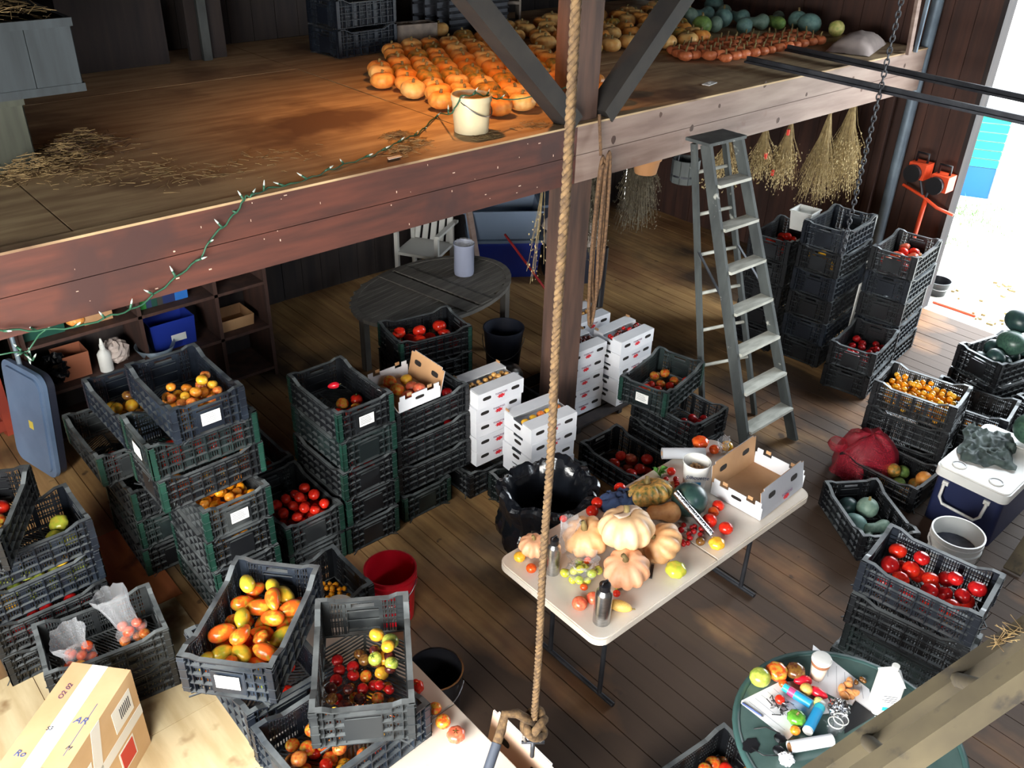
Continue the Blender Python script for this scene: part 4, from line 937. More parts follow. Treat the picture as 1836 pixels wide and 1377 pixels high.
# knife, rolls, bucket
q = P(1168, 1026, TZ); kn = thing('kitchen_knife', 'small knife with black handle beside the pink pumpkin', 'knife', (q.x, q.y, TZ + .006), R(35))
MB().lim(-.05, .05, -.008, .008, -.005, .006).build('handle', T['blackplastic'], kn); MB().poly([(.05, -.007, 0), (.13, -.002, 0), (.12, .008, 0), (.05, .008, 0)], .0015).build('blade', T['steel'], kn)
a, b_ = P(880 + 940 / 3.06, 760 + 168 / 3.06, .80), P(880 + 1195 / 3.06, 760 + 168 / 3.06, .80)
d = (b_ - a); d.z = 0; L_r = d.length; wr = thing('wrap_roll', 'thick roll of clear plastic wrap behind the white bucket', 'roll', ((a.x + b_.x) / 2 + .02, (a.y + b_.y) / 2 + .03, TZ + .037), math.atan2(d.y, d.x))
MB().tube([(-.135, 0, 0), (.135, 0, 0)], .036, 20, cap=False).build('film_wind', T['filmroll'], wr, smooth=True)
m = MB(); m.tube([(-.137, 0, 0), (.137, 0, 0)], .016, 14); m.build('cardboard_core', T['cardbrown'], wr, smooth=True, auto=50)
m = MB(); 
for s in (-1, 1): 
    n0 = len(m.v); m.lathe([(.016, 0), (.0358, 0)], 20); m.xf(Matrix.Translation((s * .135, 0, 0)) @ Matrix.Rotation(R(90), 4, 'Y'), n0)
m.build('roll_end', T['filmroll'], wr)
a, b_ = P(880 + 1012 / 3.06, 760 + 375 / 3.06, .93), P(880 + 1212 / 3.06, 760 + 605 / 3.06, TZ + .02)
fr = thing('foil_roll', 'silver foil roll leaning on the dark watermelon', 'roll', tuple(b_))
d = a - b_; MB().tube([(0, 0, 0), d], .019, 16, cap=True).build('foil_wind', T['foil'], fr, smooth=True, auto=50); MB().tube([d * -.01, d * 1.01], .010, 12).build('cardboard_core', T['cardbrown'], fr, smooth=True, auto=50)
q = P(1246, 878, TZ); bk = thing('tub', 'white printed tub holding tan beans on the folding table', 'bucket', (q.x + .02, q.y + .03, TZ), R(-45))
MB().lathe([(0, .002), (.064, .002), (.079, .185), (.083, .185), (.083, .175), (.0785, .172)][:3] + [(.083, .186), (.083, .178), (.078, .176)], 28).lathe([(0, .006), (.060, .006), (.074, .182)], 28).build('tub_body', T['bucketwhite'], bk, smooth=True, auto=40)
put('lettering', text_mesh('Silhouette', .034, mk('navy_print', (40, 52, 92), rough=.5), .25), bk, (0, -.0745, .115), (R(86), 0, 0))
MB().box((0, -.070, .062), (.055, .004, .036)).build('blue_print', mk('sky_blue_print', (58, 150, 206), rough=.5), bk)
fill(bk, 70, [('cherry', 'potato', 1)], .009, .012, 'tan bean in the printed white tub', cat='bean', name='bean', seed=95, hx=.048, hy=.048, z0=.008, zmax=.165, tries=4)
# cloth, leaves
cl = crumple('blue_cloth', .15, .085, .035, T['cloth_blue'], seed=4, hump=.05); q = P(880 + 720 / 3.06, 760 + 415 / 3.06, TZ + .05); cl.location = (q.x, q.y + .01, TZ); cl.rotation_euler = (0, 0, R(-40)); tag(cl, 'crumpled blue cloth behind the cream pumpkin', 'cloth')
def sprig(label, loc, n, sz, seed, mat):
    s_ = thing('basil_sprig', label, 'herb', loc); rr = random.Random(seed)
    for k in range(n):
        a = rr.uniform(0, 6.28); l = rr.uniform(.5, 1) * sz; c, s = math.cos(a), math.sin(a); z = rr.uniform(.005, .05)
        m = MB().add([(0, 0, .004), (c * l * .5 - s * l * .25, s * l * .5 + c * l * .25, z + .01), (c * l, s * l, z), (c * l * .5 + s * l * .25, s * l * .5 - c * l * .25, z + .01)], [(0, 1, 2), (0, 2, 3)]); m.build('leaf', mat, s_)
q = P(880 + 915 / 3.06, 760 + 275 / 3.06, TZ); sprig('green basil leaves beside the ribbed pumpkin', (q.x, q.y, TZ), 14, .07, 4, T['grass'])

# ------------------------------------------------------------------ clear bags
def bag_mesh(name, rx, ry, rz_, ln, neck, seed, flare=.8, mat='film'):
    m = MB(); prof = []
    for i in range(15):
        t = i / 14
        if t < .5: a = t / .5; r_ = math.sin(min(1, a * .75 + .02) * math.pi / 2 * 1.15) * (1 if a < .7 else 1 - (a - .7) / .3 * (1 - neck)); z = a * rz_
        else: a = (t - .5) / .5; r_ = neck + (flare - neck) * a ** 1.3; z = rz_ + ln * a
        prof.append((max(.01, r_), z))
    def fn(v, t, i):
        k = 1 + .20 * NZ.noise((math.cos(t) * 2.2 + seed, math.sin(t) * 2.2, i * .35)) + .10 * math.sin(t * 9 + seed) * (i > 6)
        return Vector((v.x * rx * k, v.y * ry * k, v.z + .02 * NZ.noise((math.cos(t) * 3, math.sin(t) * 3, seed + i)) * (i > 2)))
    m.lathe(prof, 26, fn=fn); return m.mesh(name, T[mat], smooth=True)
def veg_bag(label, loc, rot, dims, seed, kinds, n, r0, r1, flabel):
    b = put('plastic_bag', bag_mesh('plastic_bag', *dims, seed), None, loc, rot); tag(b, label, 'bag')
    rr = random.Random(seed)
    class _C: pass
    c = _C(); c.location = Vector(loc); c.rotation_euler = Euler((0, 0, rot[2])); c.matrix_basis = Matrix.Identity(4)
    fill(c, n, kinds, r0, r1, flabel, seed=seed, hx=dims[0] * .88, hy=dims[1] * .88, z0=.006, zmax=dims[2] * 1.25)
mw = Matrix.Translation(H_[1].location) @ H_[1].rotation_euler.to_matrix().to_4x4()
p = mw @ Vector((.16, .02, .012)); veg_bag('clear bag of pinkish tomatoes standing open in the dusty crate', tuple(p), (R(-4), R(-14), R(-20)), (.105, .085, .10, .26, .5), 3, [('tomato', 'peach', 2), ('tomato', 'salmon', 1), ('tomato', 'yellow', 1)], 13, .026, .032, 'peach tomato inside the taller clear bag')
p = mw @ Vector((-.13, -.02, .012)); veg_bag('clear bag of orange tomatoes slumped beside the shipping carton', tuple(p), (R(4), R(-10), R(30)), (.12, .095, .10, .20, .5), 5, [('tomato', 'orange', 2), ('tomato', 'redorange', 2)], 15, .027, .034, 'orange tomato inside the slumped clear bag')
q = P(880 + 495 / 3.06, 760 + 850 / 3.06, TZ); veg_bag('clear bag of green tomatoes on the folding table', (q.x, q.y, TZ), (0, R(4), R(10)), (.115, .10, .085, .05, .4), 9, [('tomato', 'lime', 3), ('tomato', 'green', 2), ('tomato', 'redorange', 1)], 17, .020, .028, 'green tomato inside the bag on the folding table')
q = P(880 + 400 / 3.06, 760 + 640 / 3.06, TZ + .1); bb = put('plastic_bag', bag_mesh('empty_bag', .06, .05, .10, .12, .6, 12, 1.0), None, (q.x, q.y, TZ + .006), (0, R(12), 0)); tag(bb, 'empty clear bag between the pink and tan pumpkins', 'bag')
q = P(880 + 1270 / 3.06, 760 + 165 / 3.06, TZ); bb = put('plastic_bag', bag_mesh('empty_bag', .05, .04, .06, .05, .6, 17, .9), None, (q.x + .01, q.y, TZ + .006), (0, R(-12), 0)); tag(bb, 'scrunched clear bag at the far table end', 'bag')
# ------------------------------------------------------------------ on the loft
PUMP_MATS = ['pumpkin'] * 6 + ['pumpkin_pale'] * 4 + ['pumpkin_green'] * 2
def scatter(poly, spacing, rr, jit=.18):
    xs = [p[0] for p in poly]; ys = [p[1] for p in poly]; out = []; row = 0; y = min(ys)
    def inside(x, y):
        c = False; n = len(poly)
        for i in range(n):
            (x1, y1), (x2, y2) = poly[i], poly[i - 1]
            if (y1 > y) != (y2 > y) and x < (x2 - x1) * (y - y1) / (y2 - y1) + x1: c = not c
        return c
    while y < max(ys):
        x = min(xs) + (spacing / 2 if row % 2 else 0)
        while x < max(xs):
            if inside(x, y): out.append((x + rr.uniform(-jit, jit) * spacing * .35, y + rr.uniform(-jit, jit) * spacing * .35))
            x += spacing
        y += spacing * .90; row += 1
    return out
rr = random.Random(11)
PLACED = [(3.44, 4.25, .13), (4.18, 4.10, .15), (4.62, 4.24, .085), (4.86, 4.34, .085)]
def loft_pumpkins(pts, r0, r1, mats, label, group, shape='pumpkin', stem=None, cat='pumpkin', name='pumpkin', fl_=.72, stem_m=None, row=.17):
    rowy = []; cnt = {}
    for (x, y) in sorted(pts, key=lambda p: (round(p[1] / .06), p[0])):
        q = rr.uniform(r0, r1)
        if any(math.hypot(x - a, y - b_) < .94 * (q + c) for a, b_, c in PLACED):
            q *= .88
            if any(math.hypot(x - a, y - b_) < .94 * (q + c) for a, b_, c in PLACED): continue
        PLACED.append((x, y, q))
        o = put(name, F[shape], None, (x, y, DZ + .001 + q * fl_ * 1.02), (rr.uniform(-.12, .12), rr.uniform(-.12, .12), rr.uniform(0, 6.28)), q, V[rr.choice(mats)])
        k = next((i for i, v in enumerate(rowy) if abs(v - y) < row * .5), None)
        if k is None: rowy.append(y); k = len(rowy) - 1
        cnt[k] = cnt.get(k, 0) + 1
        tag(o, f'{label}, {NTH[min(k, 19)]} row from edge, {NTH[min(cnt[k] - 1, 19)]} from left', cat, group)
        if stem: put('stem', stem_m or STEM, o, (0, 0, fl_ - .22), (0, 0, rr.uniform(0, 6)), stem)
sq = [(7.75, 5.35, 20, 'neck', 'bluesq'), (8.05, 5.45, 140, 'neck', 'greysq'), (8.30, 5.02, 200, 'melon', 'bluesq'), (8.42, 4.78, 40, 'neck', 'palesq'), (8.20, 5.30, 60, 'long', 'greensq'), (7.55, 5.62, 100, 'neck', 'greysq'), (7.85, 5.72, 10, 'round', 'bluesq'),
      (8.15, 5.72, 80, 'neck', 'bluesq'), (8.42, 5.5, 200, 'long', 'greysq'), (7.6, 5.95, 60, 'round', 'greysq'), (7.95, 6.05, 150, 'neck', 'bluesq'), (8.28, 6.0, 30, 'neck', 'greysq'), (7.3, 5.55, 60, 'round', 'greensq'), (8.45, 6.3, 90, 'melon', 'bluesq'), (7.9, 6.4, 0, 'neck', 'greysq'), (8.4, 5.22, 60, 'round', 'bluesq')]
_nc = {}
for (x, y, a, sh, c) in sorted(sq, key=lambda e: math.hypot(e[0] - 8.5, e[1] - 4.3)):
    _nc[c] = _nc.get(c, 0) + 1
    q = .078 if sh in ('neck', 'long') else .095
    ca, sa = math.cos(R(a)), math.sin(R(a)); PLACED += [(x + ca * k * q, y + sa * k * q, q * .9) for k in ((-.7, .6, 1.6) if sh in ('neck', 'long') else (0,))]
    o = put('winter_squash', F[sh], None, (x, y, DZ + q * (1.02 if sh != 'round' else .97)), (R(85) if sh == 'melon' else 0, 0, R(a)), q, V[c])
    tag(o, {'bluesq': f'blue-green winter squash on the loft, {NTH[_nc[c] - 1]} of its colour from the sack', 'greysq': f'grey-green winter squash on the loft, {NTH[_nc[c] - 1]} of its colour from the sack', 'palesq': 'pale yellow necked squash beside the feed sack on the loft', 'greensq': 'long bright green squash at the far right of the loft' if sh == 'long' else 'round green squash at the left end of the winter squash'}[c] , 'squash', 'winter squash on the loft')
    put('stem', STEM, o, (0, 0, .9) if sh in ('round', 'melon') else (1.95, .3, 0), None if sh in ('round', 'melon') else (0, R(90), 0), 9)
g1 = scatter([(3.70, 4.32), (3.52, 4.85), (3.60, 5.55), (3.95, 6.0), (4.35, 6.75), (5.2, 6.9), (5.35, 5.2), (4.92, 4.95), (4.85, 4.25)], .192, rr)
g1 = [p for p in g1 if not (4.02 < p[0] < 4.34 and p[1] < 4.35) and math.hypot(p[0] - 3.44, p[1] - 4.27) > .24 and not (p[0] < 5.05 and p[1] > 6.42)]
loft_pumpkins([p for p in g1 if p[1] < 5.3], .080, .095, PUMP_MATS, 'orange pumpkin in the lamplit front spread', 'front orange pumpkins on the loft', stem=9)
loft_pumpkins([p for p in g1 if p[1] >= 5.3], .080, .095, PUMP_MATS, 'orange pumpkin in the dim rear spread', 'rear orange pumpkins on the loft', stem=9)
g2 = scatter([(5.45, 5.30), (5.42, 6.75), (8.1, 6.7), (8.0, 5.75), (7.1, 5.25), (6.3, 5.25)], .215, rr, .6)
loft_pumpkins(g2, .080, .100, ['pumpkin_pale'] * 4 + ['pumpkin'] * 3 + ['pumpkin_green'], 'pale pumpkin right of the post', 'pale pumpkins right of the post on the loft', stem=9)
ring = scatter([(6.15, 4.92), (6.30, 5.18), (7.4, 5.12), (8.05, 4.98), (7.95, 4.62), (6.95, 4.52), (6.5, 4.6)], .128, rr)
loft_pumpkins(ring, .052, .064, ['pumpkin_red'], 'small striped red pumpkin', 'small striped red pumpkins on the loft', shape='pumpkin', stem=16, stem_m=STEM_S, row=.115)
for (x, y, c, lab) in ((4.62, 4.24, 'pumpkin_pale', 'white and orange striped pumpkin at the loft edge by the right brace'), (4.86, 4.34, 'pumpkin_green', 'green striped round squash at the loft edge by the right brace')):
    o = put('pumpkin', F['round' if 'green' in c else 'pumpkin'], None, (x, y, DZ + .085), (0, 0, 1), .09, V[c]); tag(o, lab, 'pumpkin')
# cream bucket
bk = thing('bucket', 'cream plastic bucket at the loft edge under the light string', 'bucket', (3.44, 4.25, DZ))
MB().lathe([(0, .003), (.105, .003), (.118, .19), (.124, .19), (.124, .222), (.116, .224), (.112, .19), (.100, .010), (0, .010)], 30).build('bucket_body', T['bucketcream'], bk, smooth=True, auto=40)
MB().tube([(.124 * math.cos(R(a)) * 1.0, .124 * math.sin(R(a)) * 1.02 , .2 - .10 * math.sin(R((a - 200) * 180 / 180)) if False else .2 - .09 * math.sin(R(a - 200))) for a in range(200, 381, 15)], .0035, 6).build('wire_handle', T['steel'], bk, smooth=True)
m = MB()
for k in range(5): m.box((.118 * math.cos(R(-38)) , .118 * math.sin(R(-38)), .13 - .012 * k), (.002, .045 - .006 * (k % 3), .005), rz=R(-38))
m.build('faded_print', T['ink'], bk)
# feed sack, planks, card
sk = MB(); n = 14; vs = []
for i in range(n + 1):
    for j in range(n + 1):
        u, v = i / n * 2 - 1, j / n * 2 - 1; e = max(0, (1 - u ** 4) * (1 - v ** 2)); vs.append((u * .40, v * .19, .004 + .12 * e ** .6 + .012 * NZ.noise((u * 4, v * 4, 2))))
sk.add(vs, [(i * (n + 1) + j, (i + 1) * (n + 1) + j, (i + 1) * (n + 1) + j + 1, i * (n + 1) + j + 1) for i in range(n) for j in range(n)]); sk.poly([(-.40, -.19, .002), (-.40, .19, .002), (.40, .19, .002), (.40, -.19, .002)])
o = sk.build('feed_sack', T['sack'], smooth=True, auto=60); q = P(1540, 86, DZ); o.location = (q.x, q.y + .02, DZ + .001); o.rotation_euler = (0, 0, R(18)); tag(o, 'pale paper sack lying at the far right loft edge', 'sack')
q = P(1272, 151, DZ); o = MB().box((0, 0, .004), (.14, .06, .006)).box((0, .0, .009), (.02, .012, .004)).build('paper_card', T['label'], loc=(q.x, q.y, DZ + .001), rot=(0, 0, R(12))); tag(o, 'white card on bare deck right of the post', 'card')
q = P(706, 286, DZ); o = MB().poly([(-.045, -.018, 0), (.04, -.022, .004), (.052, .018, 0), (-.03, .02, 0)], .002).build('paper_scrap', T['label'], loc=(q.x, q.y, DZ + .010)); tag(o, 'small cream paper scrap near the straw at the loft edge', 'paper')
# straw scatter
def straw(pts, n, sp, seed, lmax=.09, pile=0.0, label=None, mat='straw'):
    rr = random.Random(seed); m = MB()
    for k in range(n):
        cx, cy = rr.choice(pts); a = rr.gauss(0, sp); b_ = rr.gauss(0, sp * .8); l = rr.uniform(.02, lmax); th = rr.uniform(0, math.pi); t = rr.uniform(-.25, .25)
        h = pile * max(0, 1 - math.hypot(a, b_) / (2 * sp)) * rr.random()
        c = Vector((cx + a, cy + b_, DZ + .004 + h)); d = Vector((math.cos(th), math.sin(th) * .8, t * (.6 if pile else .15))) * l / 2
        if (c - d).z < DZ + .002 or (c + d).z < DZ + .002: d.z = 0
        m.bar(c - d, c + d, .003, .0022)
    o = stuff(m.build('straw', T[mat])); tag(o, label, 'straw'); return o
a = P(150, 265, DZ); b_ = P(115, 290, DZ); c = P(60, 315, DZ); d = P(235, 300, DZ)
straw([(a.x, a.y), (b_.x, b_.y), (c.x, c.y)], 900, .10, 1, pile=.13, label='heap of loose straw beside the grey bins on the loft')
straw([(a.x, a.y), (b_.x, b_.y)], 300, .12, 5, pile=.12, label='dark chaff under the straw heap', mat='chaff')
straw([(d.x, d.y), tuple(P(290, 310, DZ).xy), tuple(P(410, 302, DZ).xy), tuple(P(330, 320, DZ).xy), tuple(P(180, 320, DZ).xy), tuple(P(500, 280, DZ).xy)], 240, .11, 2, label='thin straw strewn along the left loft edge')
straw([tuple(P(745, 258, DZ).xy), tuple(P(725, 270, DZ).xy), tuple(P(715, 245, DZ).xy)], 420, .05, 3, pile=.03, lmax=.07, label='straw patch at the loft edge near the bucket')
straw([tuple(P(960, 225, DZ).xy), tuple(P(870, 245, DZ).xy)], 130, .05, 4, lmax=.06, label='straw bits at the post foot')
# grey bins at the left
def bin_(label, x0, x1, y0, y1, z0, z1, mat, name='wooden_bin'):
    b = thing(name, label, 'bin', ((x0 + x1) / 2, (y0 + y1) / 2, z0)); lx, ly, h = (x1 - x0) / 2, (y1 - y0) / 2, z1 - z0
    n = 8
    for k in range(n):
        a = -lx + 2 * lx * k / n
        for s in (-1, 1): MB().lim(a + .002, a + 2 * lx / n - .002, s * ly - .008, s * ly + .008, .03, h - .02).build('side_board', mat, b)
    for k in range(5):
        a = -ly + .01 + (2 * ly - .02) * k / 5
        for s in (-1, 1): MB().lim(s * lx - .008, s * lx + .008, a + .002, a + (2 * ly - .02) / 5 - .002, .03, h - .02).build('end_board', mat, b)
    m = MB()
    for z in (.0, h - .04):
        for s in (-1, 1): m.lim(-lx - .012, lx + .012, s * ly - .013, s * ly + .013, z, z + .04).lim(s * lx - .013, s * lx + .013, -ly, ly, z, z + .04)
    m.build('frame', mat, b); MB().lim(-lx, lx, -ly, ly, .03, .04).build('bottom', mat, b); return b
bin_('olive wooden bin standing on the loft at the left edge', -.2, 1.17, 5.05, 6.0, DZ + .001, DZ + .36, T['olivebin'])
bin_('larger grey wooden bin stacked on the olive one', -.3, 1.46, 4.98, 6.2, DZ + .365, DZ + .72, T['greybin'])
stm = MB(); rs = random.Random(6)
for k in range(500):
    c = Vector((rs.uniform(.3, 1.4), rs.uniform(5.02, 5.9), DZ + .70 + rs.uniform(0, .06))); th = rs.uniform(0, 3.14); d_ = Vector((math.cos(th), math.sin(th), rs.uniform(-.3, .3))) * .05; stm.bar(c - d_, c + d_, .003, .002)
o = stuff(stm.build('straw', T['straw'])); tag(o, 'straw heaped in the top of the grey bin', 'straw')
for (x0, x1, lab, m_) in ((2.0, 2.75, 'brown wooden panel leaning at the back of the loft', 'darkwood'), (2.92, 3.22, 'narrow brown panel at the back of the loft', 'darkwood')):
    o = MB().lim(x0, x1, 7.08, 7.12, DZ + .002, DZ + 1.6).build('wall_panel', T[m_]); tag(o, lab, 'panel')
o = MB().lim(3.0, 3.07, 7.02, 7.06, DZ + .002, DZ + 1.7).build('wooden_stud', T['greywood']); tag(o, 'grey upright stud at the back of the loft', 'stud')
# blue-grey crates, basin, cinder blocks, metal sheets at the back
for k in range(2): crate(4.18, 6.72, DZ + .002 + .22 * k, 5, ['lower', 'upper'][k] + ' dark blue crate at the back of the loft', 'crate_blue', None, group='dark crates at the back of the loft')
bs = thing('tipped_basin', 'white enamel basin with brown rim tipped on the dark blue crates', 'basin', (4.22, 6.62, DZ + .53), 0, rot=(R(-35), R(25), 0))
MB().lathe([(0, 0), (.12, 0), (.16, .07), (.165, .07), (.125, -.006), (0, -.006)], 26).build('bowl', T['bucketwhite'], bs, smooth=True, auto=40)
MB().lathe([(.165, .066), (.20, .075), (.20, .080), (.165, .074)], 26).build('rim', T['drystem'], bs, smooth=True)
def cinder(label, loc, rot):
    b = thing('cinder_block', label, 'block', loc, rot=rot); m = MB()
    for y in (-.085, .065): m.lim(-.195, .195, y, y + .02, -.09, .09)
    for x in (-.195, -.014, .167): m.lim(x, x + .028, -.065, .065, -.09, .09)
    m.build('block_body', T['concrete'], b)
cinder('concrete block lying by the dark blue crates on the loft', (4.74, 6.66, DZ + .095), (0, 0, R(-8))); cinder('concrete block standing on end at the back of the loft', (6.2, 7.05, DZ + .2), (0, R(90), R(60)))
for k in range(4):
    o = MB().lim(5.0 + .1 * k, 6.0, 7.02 - .05 * k, 7.04 - .05 * k, DZ + .002, DZ + .72 - .14 * k); 
    for j in range(6): o.tube([(5.0 + .1 * k, 7.01 - .05 * k, DZ + .08 + j * .1 * (1 - .15 * k)), (6.0, 7.01 - .05 * k, DZ + .08 + j * .1 * (1 - .15 * k))], .012, 6)
    oo = o.build('metal_sheet', T['metaldark']); tag(oo, ['rearmost', 'third', 'second', 'front'][k] + ' dark ribbed metal sheet leaning at the back of the loft', 'sheet', 'ribbed metal sheets on the loft')
# string lights: one wire with sockets
pts = []
pxs = [(-30, 655), (60, 628), (150, 605)]
wire = [PY(-40, 588, 3.92), PY(20, 592, 3.92), PY(80, 592, 3.92), PY(150, 584, 3.90), PY(200, 566, 3.90), PY(245, 552, 3.92), PY(285, 522, 3.93), PY(325, 490, 3.93), PY(360, 462, 3.93), PY(380, 425, 3.93), PY(405, 402, 3.93), PY(430, 372, 3.935), PY(440, 352, 3.94)]
dk = [(450, 352), (480, 338), (520, 331), (560, 318), (590, 305), (625, 292), (665, 280), (690, 268), (720, 252), (750, 240), (765, 225), (785, 205)]
wire += [P(x, y, DZ + .012) for x, y in dk] + [Vector((3.27, 4.22, DZ + .14)), Vector((3.33, 4.21, DZ + .232)), Vector((3.44, 4.20, DZ + .234)), Vector((3.55, 4.21, DZ + .20)), Vector((3.68, 4.23, DZ + .16)), Vector((3.90, 4.10, DZ + .18)), Vector((4.06, 3.99, DZ + .25))]
sl = thing('light_string', 'green string of little bulbs along the loft edge and over the bucket', 'lights', tuple(wire[0]))
w0 = wire[0]; dense = []
for a, b_ in zip(wire[:-1], wire[1:]):
    for k in range(4): dense.append(a.lerp(b_, k / 4) - w0 + Vector((0, 0, .006 * math.sin(len(dense) * 1.7))))
MB().tube(dense, .0045, 6).build('wire', T['green_wire'], sl, smooth=True)
sock = MB().tube([(0, 0, 0), (0, 0, .03)], .006, 6).mesh('bulb_socket', T['green_wire'], True); blb = MB().tube([(0, 0, .03), (0, 0, .042), (0, 0, .058)], [.005, .0045, .001], 6).mesh('bulb', T['bulb'], True)
rs = random.Random(2)
for k in range(3, len(dense), 4):
    o = put('bulb_socket', sock, sl, dense[k], (rs.uniform(-1.2, 1.2), rs.uniform(-1.2, 1.2), 0)); put('bulb', blb, o)
dang = [PY(0, 637, 4.2), PY(30, 628, 4.2), PY(45, 640, 4.2), PY(58, 648, 4.2)]
s2 = thing('light_string', 'clump of white and green string-light bulbs at the left edge below the beam', 'lights', tuple(PY(50, 630, 4.2)))
d0 = PY(50, 630, 4.2); MB().tube([PY(-20, 640, 4.2) - d0, PY(20, 632, 4.2) - d0, Vector((0, 0, 0)), PY(70, 600, 4.1) - d0, PY(90, 585, 4.0) - d0], .004, 6).build('wire', T['green_wire'], s2, smooth=True)
for k in range(7): o = put('bulb_socket', sock, s2, PY(38 + k * 3.4, 628 + k * 3, 4.2) - d0, (rs.uniform(-2, 2), rs.uniform(-2, 2), 0)); put('bulb', blb, o)
# warm work lamp above the pumpkins (just over the frame)
lampo = thing('clamp_lamp', 'warm clamp lamp hanging over the loft pumpkins', 'lamp', (3.50, 4.62, DZ + 1.10))
MB().lathe([(.02, .10), (.03, .09), (.07, .05), (.10, 0), (.104, 0), (.073, .054), (.034, .096), (.02, .106)], 22).build('shade', T['greymetal'], lampo, smooth=True)
MB().tube([(0, 0, .1), (0, 0, ZC - DZ - 1.11)], .006, 6).build('cord', T['blackplastic'], lampo)
bm_ = bpy.data.materials.new('lit_bulb'); bm_.use_nodes = True; bm_.node_tree.nodes['Principled BSDF'].inputs['Emission Color'].default_value = (1, .55, .2, 1); bm_.node_tree.nodes['Principled BSDF'].inputs['Emission Strength'].default_value = 20
MB().lathe([(0, .0), (.022, .008), (.03, .03), (.02, .06), (.012, .08)], 14).build('bulb', bm_, lampo, smooth=True)
wl = bpy.data.lights.new('warm_bulb_light', 'SPOT'); wl.spot_size = R(150); wl.spot_blend = .75; wl.energy = 60; wl.color = (1.0, .40, .11); wl.shadow_soft_size = .05
wo = bpy.data.objects.new('warm_bulb_light', wl); COL.objects.link(wo); wo.location = (3.50, 4.62, DZ + 1.06)
# ------------------------------------------------------------------ step ladder leaning at the loft
ld = thing('step_ladder', 'tall grey wooden step ladder leaning against the loft beam', 'ladder', (5.33, 2.86, 0))
o_ = Vector((5.33, 2.86, 0))
fl0, fl1 = Vector((5.03, 2.86, .0)), Vector((5.015, 3.645, 2.29)); fr0, fr1 = Vector((5.63, 2.86, 0)), Vector((5.345, 3.625, 2.29))
rl0, rl1 = Vector((5.24, 3.46, 0)), Vector((5.03, 3.76, 2.27)); rr0, rr1 = Vector((5.70, 3.28, 0)), Vector((5.345, 3.74, 2.27))
for a, b_ in ((fl0, fl1), (fr0, fr1)): MB().bar(a - o_, b_ - o_, .028, .085, (0, 1, .3)).build('front_rail', T['greywood'], ld)
for a, b_ in ((rl0, rl1), (rr0, rr1)): MB().bar(a - o_, b_ - o_, .026, .045, (0, 1, .3)).build('rear_leg', T['greywood'], ld)
for k in range(1, 8):
    z = .29 * k; t = z / 2.29; a = fl0.lerp(fl1, t) - o_; b_ = fr0.lerp(fr1, t) - o_
    MB().bar(a + Vector((.012, -.01, 0)), b_ + Vector((-.012, -.01, 0)), .115, .022).build('tread', T['tread'], ld)
for k in range(1, 7):
    t = .10 + .135 * k; a = rl0.lerp(rl1, t) - o_; b_ = rr0.lerp(rr1, t) - o_
    MB().tube([a, b_], .014, 8).build('rung', T['tread'], ld, smooth=True, auto=50)
MB().poly([fl1 - o_ + Vector((-.03, -.05, 0)), fr1 - o_ + Vector((.03, -.05, 0)), fr1 - o_ + Vector((.03, .16, 0)), fl1 - o_ + Vector((-.03, .16, 0))], .022).build('top_cap', T['greywood'], ld)
for a, b_ in ((fl0.lerp(fl1, .52), rl0.lerp(rl1, .66)), (fr0.lerp(fr1, .52), rr0.lerp(rr1, .66))): MB().bar(a - o_, b_ - o_, .008, .02, (1, 0, 0)).build('spreader', T['metaldark'], ld)

# ------------------------------------------------------------------ foreground wooden ladder rails, lower right
A0, A1 = PD(1455, 1396, 2.2), PD(1836, 1134, 2.2); dA = (A1 - A0)
B0 = PD(1520, 1425, 1.87); dB = dA
wl_ = thing('wooden_ladder', 'weathered wooden ladder in the lower right corner close to the camera', 'ladder', tuple(A0 - dA * .9))
w0 = A0 - dA * .9
MB().bar(Vector((0, 0, 0)), A0 + dA * 2.2 - w0, .04, .052, (0, .3, 1)).build('rail', T['railwood'], wl_)
MB().bar(B0 - dB * .9 - w0, B0 + dB * 2.2 - w0, .045, .070, (0, .3, 1)).build('rail', T['railwood'], wl_)
for k in (-.55, .20, .62, 1.05, 1.5):
    a = A0 + dA * (k + .06) - w0; b_ = B0 + dB * (k - .02) - w0; MB().tube([a, b_], .019, 10).build('rung', T['railwood'], wl_, smooth=True, auto=50)
sp = MB(); rs = random.Random(9)
for k in range(26):
    c = A0 + dA * rs.uniform(.84, .97) + Vector((0, 0, .028 + rs.uniform(0, .02))) - w0; d_ = Vector((rs.uniform(-1, 1), rs.uniform(-1, 1), rs.uniform(0, .8))).normalized() * .04; sp.bar(c - d_ * .5, c + d_, .0014, .0012)
o = stuff(sp.build('straw', T['straw'], loc=tuple(w0))); tag(o, 'straw tuft caught on the foreground ladder rail', 'straw')

# ------------------------------------------------------------------ hanging ropes, chain
RX, RY = PD(958, 1290, 3.4).xy; ZK = PD(958, 1290, 3.4).z
rp = thing('hanging_rope', 'thick hemp rope hanging in front with a knot and shackle', 'rope', (RX, RY, ZK))
def strand(path, r_, n_st, pitch, parent, name, mat, rs_):
    path = [Vector(p) for p in path]; L = [0]
    for a, b_ in zip(path[:-1], path[1:]): L.append(L[-1] + (b_ - a).length)
    for k in range(n_st):
        pts = []
        for i, p in enumerate(path):
            d = (path[min(i + 1, len(path) - 1)] - path[max(i - 1, 0)]).normalized(); x = d.cross(Vector((.3, .9, .1))).normalized(); y = d.cross(x)
            t = L[i] / pitch * 2 * math.pi + k * 2 * math.pi / n_st; pts.append(p + (x * math.cos(t) + y * math.sin(t)) * rs_)
        MB().tube(pts, r_, 6).build(name, mat, parent, smooth=True)
top = ZC - .02 - ZK
strand([(.0015 * math.sin(k * .05), .0015 * math.cos(k * .06), .0 + k * .008) for k in range(int(top / .008))], .0080, 3, .060, rp, 'rope_strand', T['rope'], .0068)
